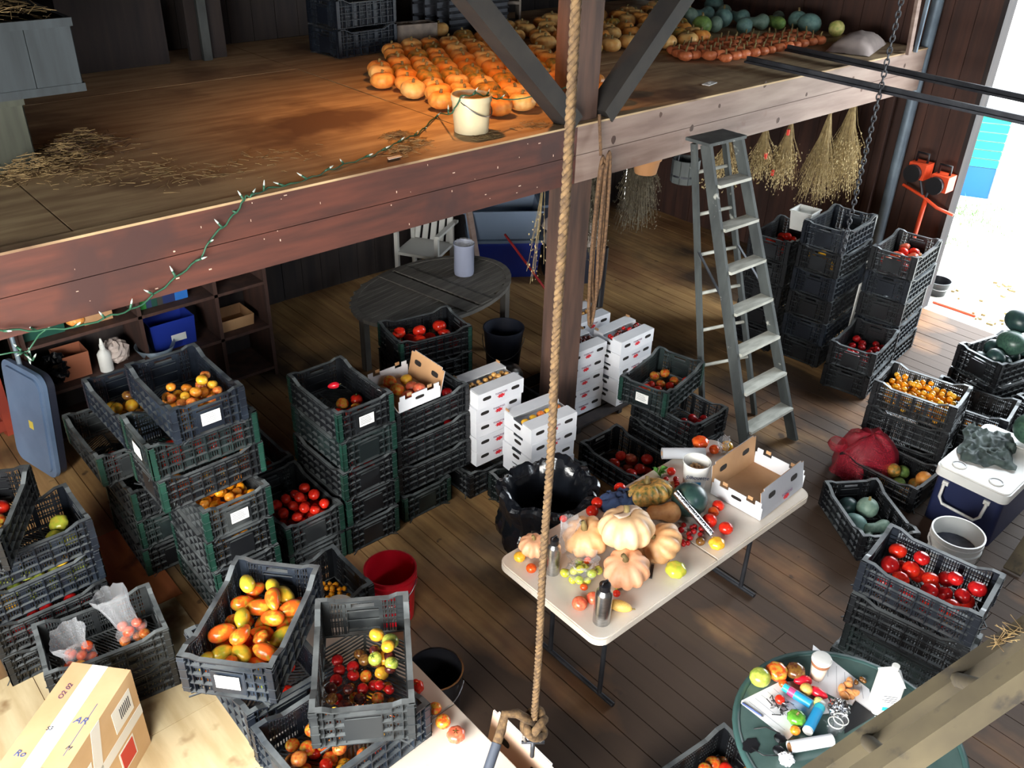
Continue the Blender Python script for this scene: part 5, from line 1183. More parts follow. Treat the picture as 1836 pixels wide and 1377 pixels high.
# knot: loops of the same rope
kn = []
for k in range(60):
    t = k / 59 * 4.6 * math.pi; kn.append((.038 * math.cos(t) + .010 * math.sin(2.3 * t), .030 * math.sin(t), -.015 - .055 * k / 59 + .028 * math.sin(1.5 * t)))
MB().tube(kn, .017, 8).build('knot', T['rope'], rp, smooth=True)
tl = PD(880, 1365, 3.30) - Vector((RX, RY, ZK)); side = PD(905, 1290, 3.36) - Vector((RX, RY, ZK))
MB().tube([(0, 0, -.02), side * .6 + Vector((0, 0, .035)), side + Vector((0, 0, .03)), side.lerp(tl, .25), side.lerp(tl, .6)], .018, 8).build('rope_tail', T['rope'], rp, smooth=True)
MB().tube([side.lerp(tl, .58), tl, tl + (tl - side) * .3], .0195, 10).build('tape_wrap', mk('grey_tape', (66, 72, 84), rough=.5), rp, smooth=True, auto=50)
e_ = tl + (tl - side) * .3
fz = MB()
for k in range(26): fz.bar(e_, e_ + (tl - side).normalized() * rs.uniform(.03, .06) + Vector((rs.uniform(-.02, .02), rs.uniform(-.02, .02), rs.uniform(-.02, .02))), .002, .002)
fz.build('frayed_end', T['straw'], rp)
rt_ = Vector(_right); upv = Vector(-_down)
sh = [Vector((0, 0, -.105)) + rt_ * .036 * math.cos(R(a)) + Vector((0, 0, .036 * math.sin(R(a)))) for a in range(-40, 221, 20)]
MB().tube([(0, 0, -.03), (.004, .004, -.075)], .02, 8).build('rope_eye', T['rope'], rp, smooth=True)
MB().tube(sh, .008, 8).build('shackle', T['steel'], rp, smooth=True)
MB().tube([Vector((0, 0, -.135)) - rt_ * .045, Vector((0, 0, -.135)) + rt_ * .045], .007, 8).build('shackle_pin', T['metaldark'], rp, smooth=True)
MB().tube([(0, 0, -.13), (0, 0, -.22)], .009, 8).build('hook_shank', T['metaldark'], rp, smooth=True)
# coil on the post
cr_ = thing('rope_coil', 'brown rope coil hanging on the timber post', 'rope', (4.22, 3.88, 1.55))
for k, (dx, w, z0, z1) in enumerate(((.0, .035, .75, -.42), (.02, .05, .72, -.30), (-.01, .045, .70, -.48), (.03, .03, .78, -.20))):
    n = 24; MB().tube([(dx + w * math.sin(2 * math.pi * j / n), -.02 - .02 * k * .4, (z0 + z1) / 2 + (z0 - z1) / 2 * math.cos(2 * math.pi * j / n)) for j in range(n)], .0125, 6, closed=True).build('rope_loop', T['ropedark'], cr_, smooth=True)
MB().tube([(.0, .0, .75), (.02, .06, 1.0)], .012, 6).build('hanging_end', T['ropedark'], cr_, smooth=True)
o = MB().tube([(0, 0, 0), (.01, 0, .45)], .03, 10).build('hose_coil', T['blackplastic'], loc=(4.30, 3.86, 1.20), smooth=True, auto=50); tag(o, 'short black hose hanging beside the rope coil', 'hose')
# chain
q = PY(1567, 210, 3.2)
ch = thing('hoist_chain', 'dark steel chain hanging in front of the tracks by the door', 'chain', (q.x, q.y, 1.25))
lk = MB().tube([(.016 * math.cos(R(a)), 0, .026 * math.sin(R(a)) * 1.0) for a in range(0, 360, 30)], .006, 5, closed=True).mesh('chain_link', T['metaldark'], True)
for k in range(62): put('chain_link', lk, ch, (0, 0, .02 + k * .040), (0, 0, R(90 * (k % 2) + 20)))

# ------------------------------------------------------------------ dried bunches under the beam
def bunch(label, x, y, z, ln, sp, n, seed, mats, heads=True, ribbons=()):
    b = thing('dried_bunch', label, 'dried plant', (x, y, z)); rs = random.Random(seed); st = MB(); hd = MB()
    for k in range(n):
        a = rs.uniform(0, 6.28); q = sp * math.sqrt(rs.random()); l = ln * rs.uniform(.55, 1); e = Vector((q * math.cos(a), q * math.sin(a) * .6, -l))
        mid = e * .5 + Vector((e.x * -.15, e.y * -.15, .0)); st.bar((0, 0, 0), mid, .0028, .0022); st.bar(mid, e, .0022, .002)
        if heads:
            for j in range(7):
                c = mid.lerp(e, rs.uniform(.25, 1.05)) + Vector((rs.uniform(-.035, .035), rs.uniform(-.03, .03), rs.uniform(-.03, .02))); d_ = Vector((rs.uniform(-.5, .5), rs.uniform(-.4, .4), -1)).normalized() * rs.uniform(.012, .026); w = d_.cross(Vector((rs.uniform(-1, 1), rs.uniform(-1, 1), 0.1))).normalized() * .0055
                hd.add([c, c + d_ * .5 + w, c + d_, c + d_ * .5 - w], [(0, 1, 2, 3)])
    stuff(st.build('stems', mats[0], b))
    if heads: stuff(hd.build('seed_heads', mats[1], b))
    MB().tube([(-.02, 0, -.04), (.02, 0, -.04)], .022, 8).build('tie', T['ropedark'], b)
    MB().tube([(0, 0, -.03), (0, 0, DZ - .044 - z)], .003, 5).build('string', T['ropedark'], b)
    for (dx, dz) in ribbons: MB().box((dx, -.06, dz), (.03, .02, .045), rz=.4).build('ribbon', T['ribbon'], b)
D_ = (T['dry'], T['dryhead']); G_ = (T['drydark'], T['drydark'])
bunch('small dried bunch with orange ribbon beside the ladder top', 5.95, 4.12, 2.10, .42, .22, 90, 1, D_, ribbons=((-.06, -.16),))
bunch('loose dried bunch with two orange ribbons, second from the ladder', 6.42, 4.10, 2.12, .46, .20, 90, 2, D_, ribbons=((-.03, -.25), (.12, -.42)))
bunch('tall dried bunch with orange ribbon, third from the ladder', 6.72, 4.06, 2.14, .62, .19, 130, 3, D_, ribbons=((-.12, -.10),))
bunch('thick straw-coloured dried bunch beside the grey pipe', 7.62, 4.02, 2.20, .92, .30, 260, 4, D_)
bunch('brownish dried bunch left of the straw-coloured one', 7.30, 4.05, 2.14, .86, .24, 170, 5, (T['dry'], T['dry']))
bunch('big dark dried bunch hanging right of the timber post', 5.00, 4.75, 2.16, 1.05, .28, 320, 6, G_)
bunch('dark dried bunch hanging behind the step ladder', 5.62, 4.70, 2.16, .95, .24, 240, 7, G_)
bunch('sparse dried seed stalks hanging left of the timber post', 4.34, 4.52, 2.14, 1.05, .16, 8, 8, D_)
o = thing('clay_pot', 'round clay pot tucked under the beam right of the post', 'pot', (4.95, 4.10, 1.99)); MB().lathe([(0, .0), (.08, .0), (.10, .10), (.11, .10), (.11, .132), (.095, .132)], 22).build('pot_body', mk('terracotta', (168, 120, 78), rough=.8), o, smooth=True, auto=40); MB().tube([(0, 0, .13), (0, 0, .24)], .004, 5).build('hook', T['metaldark'], o)
o = thing('slatted_bucket', 'grey wooden slatted bucket hanging behind the ladder top', 'bucket', (5.55, 4.2, 1.78)); 
for k in range(10): a = 2 * math.pi * k / 10; MB().box((.10 * math.cos(a), .10 * math.sin(a), .09), (.062, .010, .18), rz=a + R(90)).build('stave', T['greywood'], o)
MB().disc((0, 0, .004), .095).build('bottom', T['greywood'], o); MB().lathe([(.107, .05), (.109, .05), (.109, .065), (.107, .065)], 22).build('hoop', T['metaldark'], o); MB().tube([(.1 * math.cos(R(a)), 0, .17 + .18 * math.sin(R(a))) for a in range(0, 181, 20)], .004, 5).build('bail', T['metaldark'], o)

# ------------------------------------------------------------------ buckets, bin, cooler
def bucket(name, label, x, y, r0, r1, h, mat, fillm=None, fz=0, bands=True, z=0.0):
    b = thing(name, label, 'bucket', (x, y, z)); pr = [(0, .004), (r0, .004), (r0 + (r1 - r0) * .72, h * .72)]
    if bands: pr += [(r1 * 1.04, h * .73), (r1 * 1.04, h * .76), (r1 * .985, h * .78), (r1 * .99, h * .86), (r1 * 1.04, h * .87), (r1 * 1.04, h * .90), (r1, h * .91)]
    pr += [(r1 * 1.0, h * .97), (r1 * 1.04, h * .975), (r1 * 1.04, h), (r1 * .97, h), (r0 * .96, .012), (0, .012)]
    MB().lathe(pr, 32).build('bucket_body', mat, b, smooth=True, auto=35)
    MB().tube([(r1 * 1.05 * math.cos(R(a)), r1 * 1.05 * math.sin(R(a)), h * .84 - h * .28 * math.sin(R(a - 130))) for a in range(130, 311, 12)], .0035, 6).build('wire_handle', T['steel'], b, smooth=True)
    if fillm: MB().disc((0, 0, fz), r1 * .9).build('contents', fillm, b)
    return b
bucket('bucket', 'bright red plastic bucket on the floor', 2.10, 3.34, .128, .150, .37, T['bucketred'])
wb = bucket('bucket', 'white bucket with printed band beside the blue cooler', 5.04, 1.33, .135, .155, .37, T['bucketwhite'], mk('dark_liquid', (36, 40, 56), (62, 68, 86), rough=.2, scale=9), .25)
for k, (cn, c, z, h) in enumerate((('red_band', (206, 84, 70), .135, .022), ('blue_band', (44, 70, 160), .105, .022))):
    m = MB(); n = 8
    for j in range(n):
        a = R(-165 + j * 9); r_ = .1365 + (z / .37) * .021 + .0015; m.box((r_ * math.cos(a), r_ * math.sin(a), z), (.003, r_ * R(9.5), h - .004 * abs(j - 4) * .5), rz=a)
    m.build(cn, mk(cn, c, rough=.5), wb)
# bin with black liner
bx, by = 3.06, 3.03
bn = thing('bin_with_liner', 'dark bin lined with a glossy black bag behind the folding table', 'bin', (bx, by, 0))
MB().lathe([(0, .004), (.17, .004), (.236, .60), (.244, .60), (.244, .625), (.232, .625)], 28).build('bin_body', T['bin'], bn, smooth=True, auto=40)
def bagf(v, t, i):
    c, s = math.cos(t), math.sin(t); out = i < 14
    rid = 1 - 2 * abs(NZ.noise((c * 3.2, s * 3.2, i * .10 + 2))); fine = NZ.noise((c * 9, s * 9, i * .45))
    k = 1 + ((.10 * NZ.noise((c * 1.6, s * 1.6, i * .22)) + .10 * rid + .06 * fine) if out else (.08 * rid + .05 * fine))
    return Vector((v.x * k, v.y * k, v.z + (.07 * NZ.noise((c * 1.8, s * 1.8, 7)) * max(0, 1 - abs(i - 12) / 12) + .02 * fine) * (i < 24)))
pf = [(.215, .22), (.235, .27), (.262, .31), (.285, .35), (.292, .40), (.285, .45), (.275, .49), (.272, .53), (.276, .57), (.284, .61), (.290, .645), (.288, .68), (.278, .70), (.262, .705), (.246, .69), (.226, .66), (.208, .62), (.196, .57), (.186, .51), (.178, .45), (.170, .38), (.160, .31), (.145, .25), (.13, .21), (.07, .19), (0, .185)]
MB().lathe(pf, 84, fn=bagf).build('liner_bag', T['bag'], bn, smooth=True, auto=18)
# cooler
ck = thing('cooler', 'navy cooler with white lid under a dark cloth', 'cooler', (5.92, 1.50, 0), R(1))
def rbox(m, lx, ly, z0, z1, rr_, inset=0.0):
    pts = []
    for (sx, sy, s0) in ((1, 1, 0), (-1, 1, 90), (-1, -1, 180), (1, -1, 270)):
        for k in range(6): a = R(s0 + 18 * k); pts.append((sx * (lx - rr_) + rr_ * math.cos(a), sy * (ly - rr_) + rr_ * math.sin(a), z0))
    m.poly(pts, z1 - z0)
m = MB(); rbox(m, .385, .225, 0, .375, .04); m.build('body', T['coolerblue'], ck, smooth=True, auto=40)
m = MB(); rbox(m, .405, .245, .377, .445, .05); rbox(m, .395, .235, .445, .455, .05); m.build('lid', T['bucketwhite'], ck, smooth=True, auto=40)
for (x, y) in ((-.30, .13), (-.30, -.12)): 
    MB().lathe([(.040, .455), (.048, .455), (.048, .461), (.040, .461)], 22, c=(x, y, 0)).build('cup_ring', T['bucketwhite'], ck, smooth=True); MB().disc((x, y, .4565), .04).build('cup_recess', mk('lid_recess', (196, 200, 206), rough=.4), ck)
MB().tube([(-.39, .15, .335), (-.405, .155, .32), (-.43, .15, .24), (-.435, .12, .20), (-.435, -.10, .19), (-.43, -.13, .23), (-.405, -.135, .31), (-.39, -.13, .335)], .011, 8).build('handle', T['bucketwhite'], ck, smooth=True)
for s in (.15, -.13): MB().box((-.392, s, .335), (.016, .04, .03)).build('handle_mount', T['bucketwhite'], ck)
cl = crumple('dark_cloth', .26, .17, .030, T['cloth_green'], n=64, seed=9, hump=.004, round_=False); q = P(1772, 800, .47); cl.location = (q.x, q.y, .457); cl.rotation_euler = (0, 0, R(20)); tag(cl, 'crumpled dark green jacket on the cooler lid', 'cloth')
pt = thing('plate', 'white round plate under the watermelon on the cooler', 'plate', (6.24, 1.44, .457)); MB().lathe([(0, .0), (.075, .0), (.115, .016), (.118, .018), (.075, .005), (0, .005)], 26).build('dish', T['bucketwhite'], pt, smooth=True)
o = put('watermelon', F['round'], None, (6.24, 1.44, .457 + .125), (.3, .2, 0), .118, V['melon']); tag(o, 'green watermelon on the white plate on the cooler', 'watermelon')
# red net sack
m = MB(); m.lathe([(.01, .345), (.05, .345), (.10, .33), (.14, .29), (.165, .24), (.18, .19), (.19, .13), (.195, .07), (.20, .015)], 44, fn=lambda v, t, i: Vector((v.x * (1.25 + .16 * NZ.noise((math.cos(t) * 1.5, math.sin(t) * 1.5, i * .25)) + .06 * math.sin(t * 7 + i * .6)), v.y * (1 + .16 * NZ.noise((math.cos(t) * 2, math.sin(t) * 2, i * .3)) + .06 * math.sin(t * 7 + i * .6)), v.z + .045 * NZ.noise((math.cos(t) * 2.2, math.sin(t) * 2.2, i * .5)))))
nt = thing('net_sack', 'red mesh sack draped over the crate of small squash', 'sack', (5.67, 2.275, 0), R(-35)); m.build('netting', T['net'], nt, smooth=True)
MB().lathe([(.0, .0), (.05, .01), (.075, .05), (.06, .085)], 14, c=(-.24, .02, .20)).build('gathered_mouth', T['net'], nt, smooth=True)
# boards at the right edge
for k in range(3):
    o = MB().bar((0, 0, 0), (.75, .02, .42), .11, .022).build('board', T['railwood'], loc=(5.42, 1.05 - .13 * k, .012 + .03 * k)); tag(o, ['nearest the cooler', 'middle', 'lowest'][k] + ' of three old boards propped at the right edge', 'board', 'old boards at the right edge')
q = P(1668, 548, 0); bb = bucket('bucket', 'small black bucket outside the door', 9.35, 3.52, .10, .13, .16, T['blackplastic'], bands=False, z=-.049)
o = MB().tube([(0, 0, .012), (.02, -.45, .012)], .014, 8).build('orange_pipe', T['orange_metal'], loc=(9.10, 3.42, -.05), smooth=True); tag(o, 'short orange pipe on the ground beside the black bucket outside', 'pipe')
wa, wz = PY(1561, 446, 3.44), PY(1527, 572, 3.44)
o = MB().bar(Vector((0, 0, 0)), wa - wz, .055, .014, (0, 1, 0)).build('sun_strip', T['bucketwhite'], loc=(wz.x, wz.y, wz.z)); tag(o, 'narrow white strip standing in for sunlight between the two tall stacks by the door', 'board')  # added white strip in place of sunlight between the stacks
o.location.z = .0; o.data.transform(Matrix.Diagonal((1, 1, 1, 1))); o.scale = (1, 1, wa.z / (wa.z - wz.z))
# white tub on the tall stack
tb = thing('white_tub', 'square white tub on the tall stack nearest the loft', 'tub', (7.08, 4.02, 1.045), R(8)); m = MB()
m.lathe([(.12, 0), (.14, .17), (.150, .17), (.150, .18), (.135, .18), (.115, .006), (0, .006)], 4); m.xf(Matrix.Rotation(R(45), 4, 'Z')); m.build('tub_body', T['bucketwhite'], tb)
tb.location = (7.10, 3.98, 1.325 if False else 1.11 - .02)

# ------------------------------------------------------------------ shipping carton
dv = Vector((-.757, -.654, 0)); av = -math.atan2(.654, .757)
sc_ = thing('shipping_carton', 'large taped cardboard shipping carton at lower left', 'carton', (.238, 3.245, .006), math.atan2(-.654, -.757))
LX, LY, HZ = .39, .150, .54
MB().lim(-LX, LX, -LY, LY, 0, HZ).build('carton_body', T['boxtan'], sc_)
def strip(x0, x1, y0, y1, nm, mt, z=HZ): MB().lim(x0, x1, y0, y1, z, z + .0012).build(nm, mt, sc_)
strip(-LX, LX, -.045, .035, 'top_tape', T['tape'])
# local -x end faces away from the camera side; +y side faces right
def side_quad(pts, nm, mt): MB().poly([(p[0], LY, p[1]) for p in pts][::-1], .0015, (0, 1, 0)).build(nm, mt, sc_)
side_quad([(-LX, .30), (LX, .30), (LX, .235), (-LX, .235)], 'side_tape', T['tape'])
side_quad([(-.10, HZ), (-.03, HZ), (.10, .0), (.03, .0)], 'side_tape', T['tape'])
side_quad([(-.34, .47), (-.18, .47), (-.18, .33), (-.34, .33)], 'address_label', T['label'])
for k in range(7): MB().lim(-.32 + k * .013, -.314 + k * .013, LY + .0015, LY + .0022, .37, .44).build('barcode_bar', T['ink'], sc_)
side_quad([(-.28, .215), (-.15, .215), (-.15, .075), (-.28, .075)], 'sticker_backing', T['label']); MB().lim(-.27, -.16, LY + .0015, LY + .0026, .085, .205).build('red_sticker', T['redlabel'], sc_)
side_quad([(.02, .40), (.12, .40), (.13, .30), (.04, .29)], 'torn_label', T['label'])
rs = random.Random(4)
for (s_, x, y, a, sz, c) in (('AR', -.08, .075, 90, .05, 'bluemark'), ('Ro', .12, -.09, 90, .045, 'bluemark'), ('O2 02', -.22, -.085, 175, .035, 'purple'), ('20', .26, -.06, 175, .04, 'purple'), ('M', .06, .10, 80, .03, 'ink'), ('S3', -.02, -.04, 100, .03, 'ink'), ('20', .33, .06, 170, .03, 'ink')):
    put('handwriting', text_mesh(s_, sz, T[c], .2), sc_, (x, y, HZ + .0016), (0, 0, R(a)))
MB().lim(-.18, .10, .098, .1005, HZ, HZ + .0012).build('ink_line', T['bluemark'], sc_); MB().lim(.17, .21, .04, .085, HZ, HZ + .0012).build('ink_stamp', T['bluemark'], sc_)

# items on the second table
for (px, py, r_, sh, c, lab) in ((745, 1232, .038, 'beef', 'red', 'orange-red heirloom on the lower-left table behind the worn crate'), (780, 1270, .030, 'tomato', 'mixed', 'greenish tomato on the lower-left table'), (776, 1306, .034, 'tomato', 'mixed', 'yellow-orange tomato on the lower-left table'), (795, 1333, .040, 'beef', 'salmon', 'pink-orange heirloom nearest the lower-left table edge')):
    q = P(px, py, .748 + r_ * .75); o = put(vname(sh, c), F[sh], None, (max(q.x, 1.50), q.y, .7465 + r_ * .78), (0, .1, px), r_, V[c]); tag(o, lab, 'tomato'); put('calyx', CALYX, o, (0, 0, .6), None, .5)
q = P(748, 1200, .5); bkk = bucket('bucket', 'black bucket half hidden behind the worn foreground crate', 1.86, 2.58, .12, .14, .36, T['blackplastic'], bands=False)
# tomato box by the table, under the rope
ob3 = open_box('open tomato box with raised pale flap beneath the hanging rope', (1.525, 1.765, .442), -90, .40, .30, .11, .31, .10, 10, 0, T['cardwhite'], mk('pale_inner_card', (222, 190, 168), rough=.7))
for k in range(2): crate(1.53, 1.785, .22 * k, 90, ['lower', 'upper'][k] + ' crate carrying the open box beneath the rope', 'crate', group='crates under the rope')
fill(ob3, 16, [('cherry', 'redorange', 2), ('cherry', 'black', 1), ('cherry', 'gold', 1)], .016, .022, 'cherry tomato in the box beneath the rope', seed=120, hx=.18, hy=.13, z0=.006)

# ------------------------------------------------------------------ round glass table, lower right
RTX, RTY, RTZ = 2.82, .87, .72
rt = thing('round_table', 'round green glass table covered with papers and produce', 'table', (RTX, RTY, 0))
MB().lathe([(0, RTZ - .010), (.462, RTZ - .010), (.462, RTZ), (0, RTZ)], 48).build('glass_top', T['tealglass'], rt, smooth=True, auto=40)
MB().lathe([(.462, RTZ - .028), (.492, RTZ - .028), (.496, RTZ - .012), (.49, RTZ + .004), (.464, RTZ + .002), (.462, RTZ - .010)], 48).build('rim', mk('green_metal_rim', (58, 88, 86), rough=.4), rt, smooth=True)
MB().tube([(0, 0, .03), (0, 0, RTZ - .03)], .03, 12).build('column', T['metaldark'], rt, smooth=True, auto=50)
for k in range(4): a = R(20 + 90 * k); MB().tube([(0, 0, .05), (.18 * math.cos(a), .18 * math.sin(a), .012)], .013, 8).build('foot', T['metaldark'], rt, smooth=True)
for k in range(4): a = R(20 + 90 * k); MB().tube([(0, 0, RTZ - .12), (.4 * math.cos(a), .4 * math.sin(a), RTZ - .024)], .010, 8).build('arm', T['metaldark'], rt, smooth=True)
RZ_ = RTZ + .0008
def rp_(zx, zy, z=RZ_): return P(1280 + zx / 4.832, 1120 + zy / 4.832, z)
def sheet(label, pts, lift, nm='paper_sheet', mt=None, lines=True):
    q = [rp_(*p) for p in pts]; c = sum(q, Vector()) / len(q); root = thing(nm, label, 'paper', (c.x, c.y, RZ_ + lift))
    MB().poly([(p.x - c.x, p.y - c.y, 0) for p in q], .0006).build('sheet', mt or T['paper'], root)
    if lines:
        m = MB(); n = 7
        for k in range(1, n):
            a = q[0].lerp(q[1], k / n).lerp(q[3].lerp(q[2], k / n), .08) - c; b_ = q[0].lerp(q[1], k / n).lerp(q[3].lerp(q[2], k / n), .55 + .3 * (k % 2)) - c; a.z = b_.z = .0009; m.bar(a, b_, .0016, .0004)
        m.build('ruled_lines', mk('grey_print', (150, 154, 166), rough=.8) if 'grey_print' not in bpy.data.materials else bpy.data.materials['grey_print'], root)
    return root
sheet('large white paper on the right of the glass table', [(860, 175), (1345, 560), (1400, 800), (820, 520)], .0, lines=True)
sheet('white ruled paper with pen at the left of the glass table', [(215, 670), (600, 480), (900, 760), (640, 1000)], .0008)
sheet('white paper under the blue cans', [(600, 500), (880, 470), (1060, 760), (800, 800)], .0016, lines=False)
pn = thing('pen', 'blue pen on the ruled paper', 'pen', tuple(rp_(335, 745) + Vector((0, 0, .0055)))); a = rp_(245, 680); b_ = rp_(425, 800); d = b_ - a; d.z = 0; MB().tube([-d / 2, d * .42], .0042, 8).build('barrel', T['bluemark'], pn, smooth=True); MB().tube([d * .42, d * .5], [.004, .001], 8).build('tip', T['metaldark'], pn)
RT = dict(z=RTZ + .003, org=(1280, 1120), sc=4.832)
for a in ((400, 455, 92, 'tomato', 'lime', 'yellow-green tomato at the glass table edge'), (545, 405, 95, 'beef', 'mixed', 'orange striped heirloom between green and brown ones'), (705, 400, 86, 'beef', 'brown', 'brown-red ribbed heirloom beside the coffee cup'),
          (573, 648, 44, 'tomato', 'red', 'small red tomato on the black nest of wires'), (705, 915, 46, 'tomato', 'orange', 'small orange tomato below the green pepper'), (800, 560, 56, 'round', 'delicata', 'pale striped little squash among red peppers'), (905, 670, 46, 'cherry', 'palesq', 'pale green gherkin between the blue can and foil'), (600, 510, 40, 'tomato', 'redorange', 'dark orange tomato slice under the striped heirloom')):
    on_table(*a, **RT)
on_table(715, 805, 80, 'pumpkin', 'pepgreen', 'glossy green bell pepper on the glass table', 'pepper', name='bell_pepper', stem=10, **RT)
for (x, y, c) in ((770, 490, 'upper'), (910, 590, 'lower')): on_table(x, y, 46, 'horn', 'pepred', f'{c} crimson pepper beside the striped little squash', 'pepper', name='red_pepper', rot=(R(90), 0, R(x)), **RT)
rs = random.Random(5)
for k in range(9): on_table(1165 + rs.uniform(-60, 60), 560 + rs.uniform(-80, 70), rs.uniform(24, 32), 'plum', 'bean', 'apricot-coloured fruit piece in the pile on white paper', 'fruit', name='fruit_piece', rot=(R(80), 0, k), group='apricot fruit pieces', **RT)
for k in range(4): on_table(1255 + rs.uniform(-40, 45), 482 + rs.uniform(-15, 15), 20, 'plum', 'brown', 'dark olive pod behind the fruit pieces', 'pod', name='seed_pod', rot=(R(90), 0, k * 2), group='olive pods', **RT)
# coffee cup
q = rp_(890, 455); cp = thing('coffee_cup', 'iced coffee in a plastic cup with domed lid', 'cup', (q.x, q.y, RTZ + .003))
MB().lathe([(0, 0), (.029, 0), (.042, .115), (.043, .115)], 24).build('cup_wall', mk('milky_coffee_cup', (226, 206, 186), rough=.25), cp, smooth=True, auto=40)
MB().lathe([(.0435, .112), (.047, .113), (.047, .119), (.043, .121), (.041, .130), (.018, .134), (0, .133)], 24).build('lid', mk('clear_lid', (220, 220, 218), rough=.15), cp, smooth=True, auto=40)
MB().lathe([(.0415, .088), (.0428, .089), (.0436, .104), (.0425, .105)], 24).build('coffee_band', mk('coffee_band', (150, 100, 72), rough=.3), cp, smooth=True)
# blue cans
def can(label, p0, p1, r_, parts):
    a, b_ = rp_(*p0), rp_(*p1); d = b_ - a; d.z = 0; c = thing('drink_can' if False else 'spray_bottle', label, 'bottle', (a.x, a.y, RTZ + .004 + r_))
    for nm, t0, t1, k, mt in parts: MB().tube([d * t0, d * t1], r_ * k, 16).build(nm, mt, c, smooth=True, auto=50)
SB = mk('sky_blue_plastic', (40, 150, 206), rough=.35); CY = mk('cyan_cap', (52, 186, 206), rough=.3); PK = mk('pink_band', (198, 70, 120), rough=.4)
can('blue bottle with pink band and cyan cap', (595, 570), (835, 725), .022, (('cap', 0, .20, .85, CY), ('neck_band', .20, .42, .98, PK), ('barrel', .42, 1, 1, SB)))
can('blue bottle with clear cap and white end', (925, 715), (800, 960), .024, (('cap', 0, .14, .8, T['bucketwhite']), ('collar', .14, .30, 1.0, CY), ('barrel', .30, .94, 1, SB), ('end_disc', .94, 1, .96, T['bucketwhite'])))
# jug
q = rp_(1450, 715); jg = thing('plastic_jug', 'tall white plastic bottle with a small cap', 'bottle', (q.x, q.y, RTZ + .003), R(40))
m = MB(); rbox(m, .05, .05, 0, .19, .015); m.build('jug_body', T['bucketwhite'], jg, smooth=True, auto=40)
m = MB(); m.add([(-.05, -.05, .19), (.05, -.05, .19), (.05, .05, .19), (-.05, .05, .19), (-.014, -.014, .245), (.014, -.014, .245), (.014, .014, .245), (-.014, .014, .245)], [(0, 1, 5, 4), (1, 2, 6, 5), (2, 3, 7, 6), (3, 0, 4, 7)]); m.build('shoulder', T['bucketwhite'], jg)
MB().tube([(0, 0, .24), (0, 0, .27)], .0165, 16).build('cap', T['bucketwhite'], jg, smooth=True, auto=50)
m = MB()
for k in range(4): m.lim(-.0508, -.0502, -.03, .03 - .012 * (k % 2), .125 - k * .012, .128 - k * .012)
m.build('printed_lines', T['ink'], jg); MB().lim(-.0508, -.0502, -.008, .018, .035, .058).build('teal_arrow', CY, jg)
# foil ball, paper roll, dark sheet, glasses, cups, wires
def blob(nm, r_, amp, mt, seed, flat=.7, n=24):
    m = MB(); prof = [(math.sin(math.pi * i / 14), -math.cos(math.pi * i / 14)) for i in range(15)]
    m.lathe(prof, n, fn=lambda v, t, i: v * r_ * (1 + amp * NZ.noise(v * 4.5 + Vector((seed, 0, 0)))) * (1 if True else 1)); m.xf(Matrix.Diagonal((1, 1, flat, 1))); return m.mesh(nm, mt)
q = rp_(1080, 735, RTZ + .03); o = put('foil_ball', blob('foil_ball', .046, .5, T['foil'], 2), None, (q.x, q.y, RTZ + .036)); tag(o, 'crumpled ball of shiny foil', 'foil')
a, b_ = rp_(640, 1100), rp_(1010, 1035); d = b_ - a; d.z = 0; pr = thing('paper_roll', 'white paper roll at the near edge of the glass table', 'roll', (a.x, a.y, RTZ + .030)); MB().tube([(0, 0, 0), d], .026, 20, cap=False).build('rolled_paper', T['paper'], pr, smooth=True); MB().tube([(0, 0, 0), d], .018, 16, cap=False).build('inner_turn', T['cardbrown'], pr, smooth=True)
ds = sheet('black notebook leaning by the ladder rail', [(1225, 660), (1400, 790), (1130, 950), (1120, 830)], .003, nm='notebook', mt=T['blackplastic'], lines=False)
for k, (x, y) in enumerate(((1030, 930), (1075, 900))):
    q = rp_(x, y); o = thing('plastic_cup', ['left', 'right'][k] + ' of two clear plastic cups by the ladder rail', 'cup', (q.x, q.y, RTZ + .003)); MB().lathe([(0, 0), (.024, 0), (.030, .06), (.032, .06)], 20).build('cup_wall', T['film'], o, smooth=True); MB().lathe([(.030, .058), (.0335, .058), (.0335, .062), (.030, .062)], 20).build('cup_lip', T['bucketwhite'], o, smooth=True)
q = rp_(570, 720); ws = thing('wire_nest', 'tangle of black and silver wires beside the red tomato', 'wires', (q.x, q.y, RTZ + .003)); 
for k in range(14):
    p0 = Vector((rs.uniform(-.03, .03), rs.uniform(-.03, .03), .006)); MB().tube([p0, p0 + Vector((rs.uniform(-.03, .03), rs.uniform(-.03, .03), rs.uniform(.0, .02))), p0 + Vector((rs.uniform(-.05, .05), rs.uniform(-.05, .05), rs.uniform(0, .02)))], .0025, 5).build('wire', T['blackplastic'] if k % 3 else T['steel'], ws, smooth=True)
q = rp_(560, 1060); gl = thing('sunglasses', 'black sunglasses and cord at the near left of the glass table', 'glasses', (q.x, q.y, RTZ + .004), R(30))
for s in (-1, 1): MB().lathe([(0, .012), (.024, .012), (.026, .015), (.024, .018)], 18, c=(s * .032, 0, 0)).build('lens', T['blackplastic'], gl, smooth=True); MB().tube([(s * .058, 0, .014), (s * .075, .06, .010), (s * .05, .11, .006)], .003, 6).build('temple', T['blackplastic'], gl, smooth=True)
MB().tube([(-.01, 0, .016), (.01, 0, .016)], .003, 6).build('bridge', T['blackplastic'], gl)
q = rp_(320, 1050); o = MB().lathe([(0, .001), (.030, .001), (.036, .0014)], 26, fn=lambda v, t, i: Vector((v.x * (1.2 + .15 * math.sin(5 * t)), v.y * (.9 + .1 * math.sin(7 * t)), v.z))).build('black_coaster', T['blackplastic'], loc=(q.x, q.y, RTZ + .003)); tag(o, 'flat black scalloped coaster on the glass table', 'coaster')
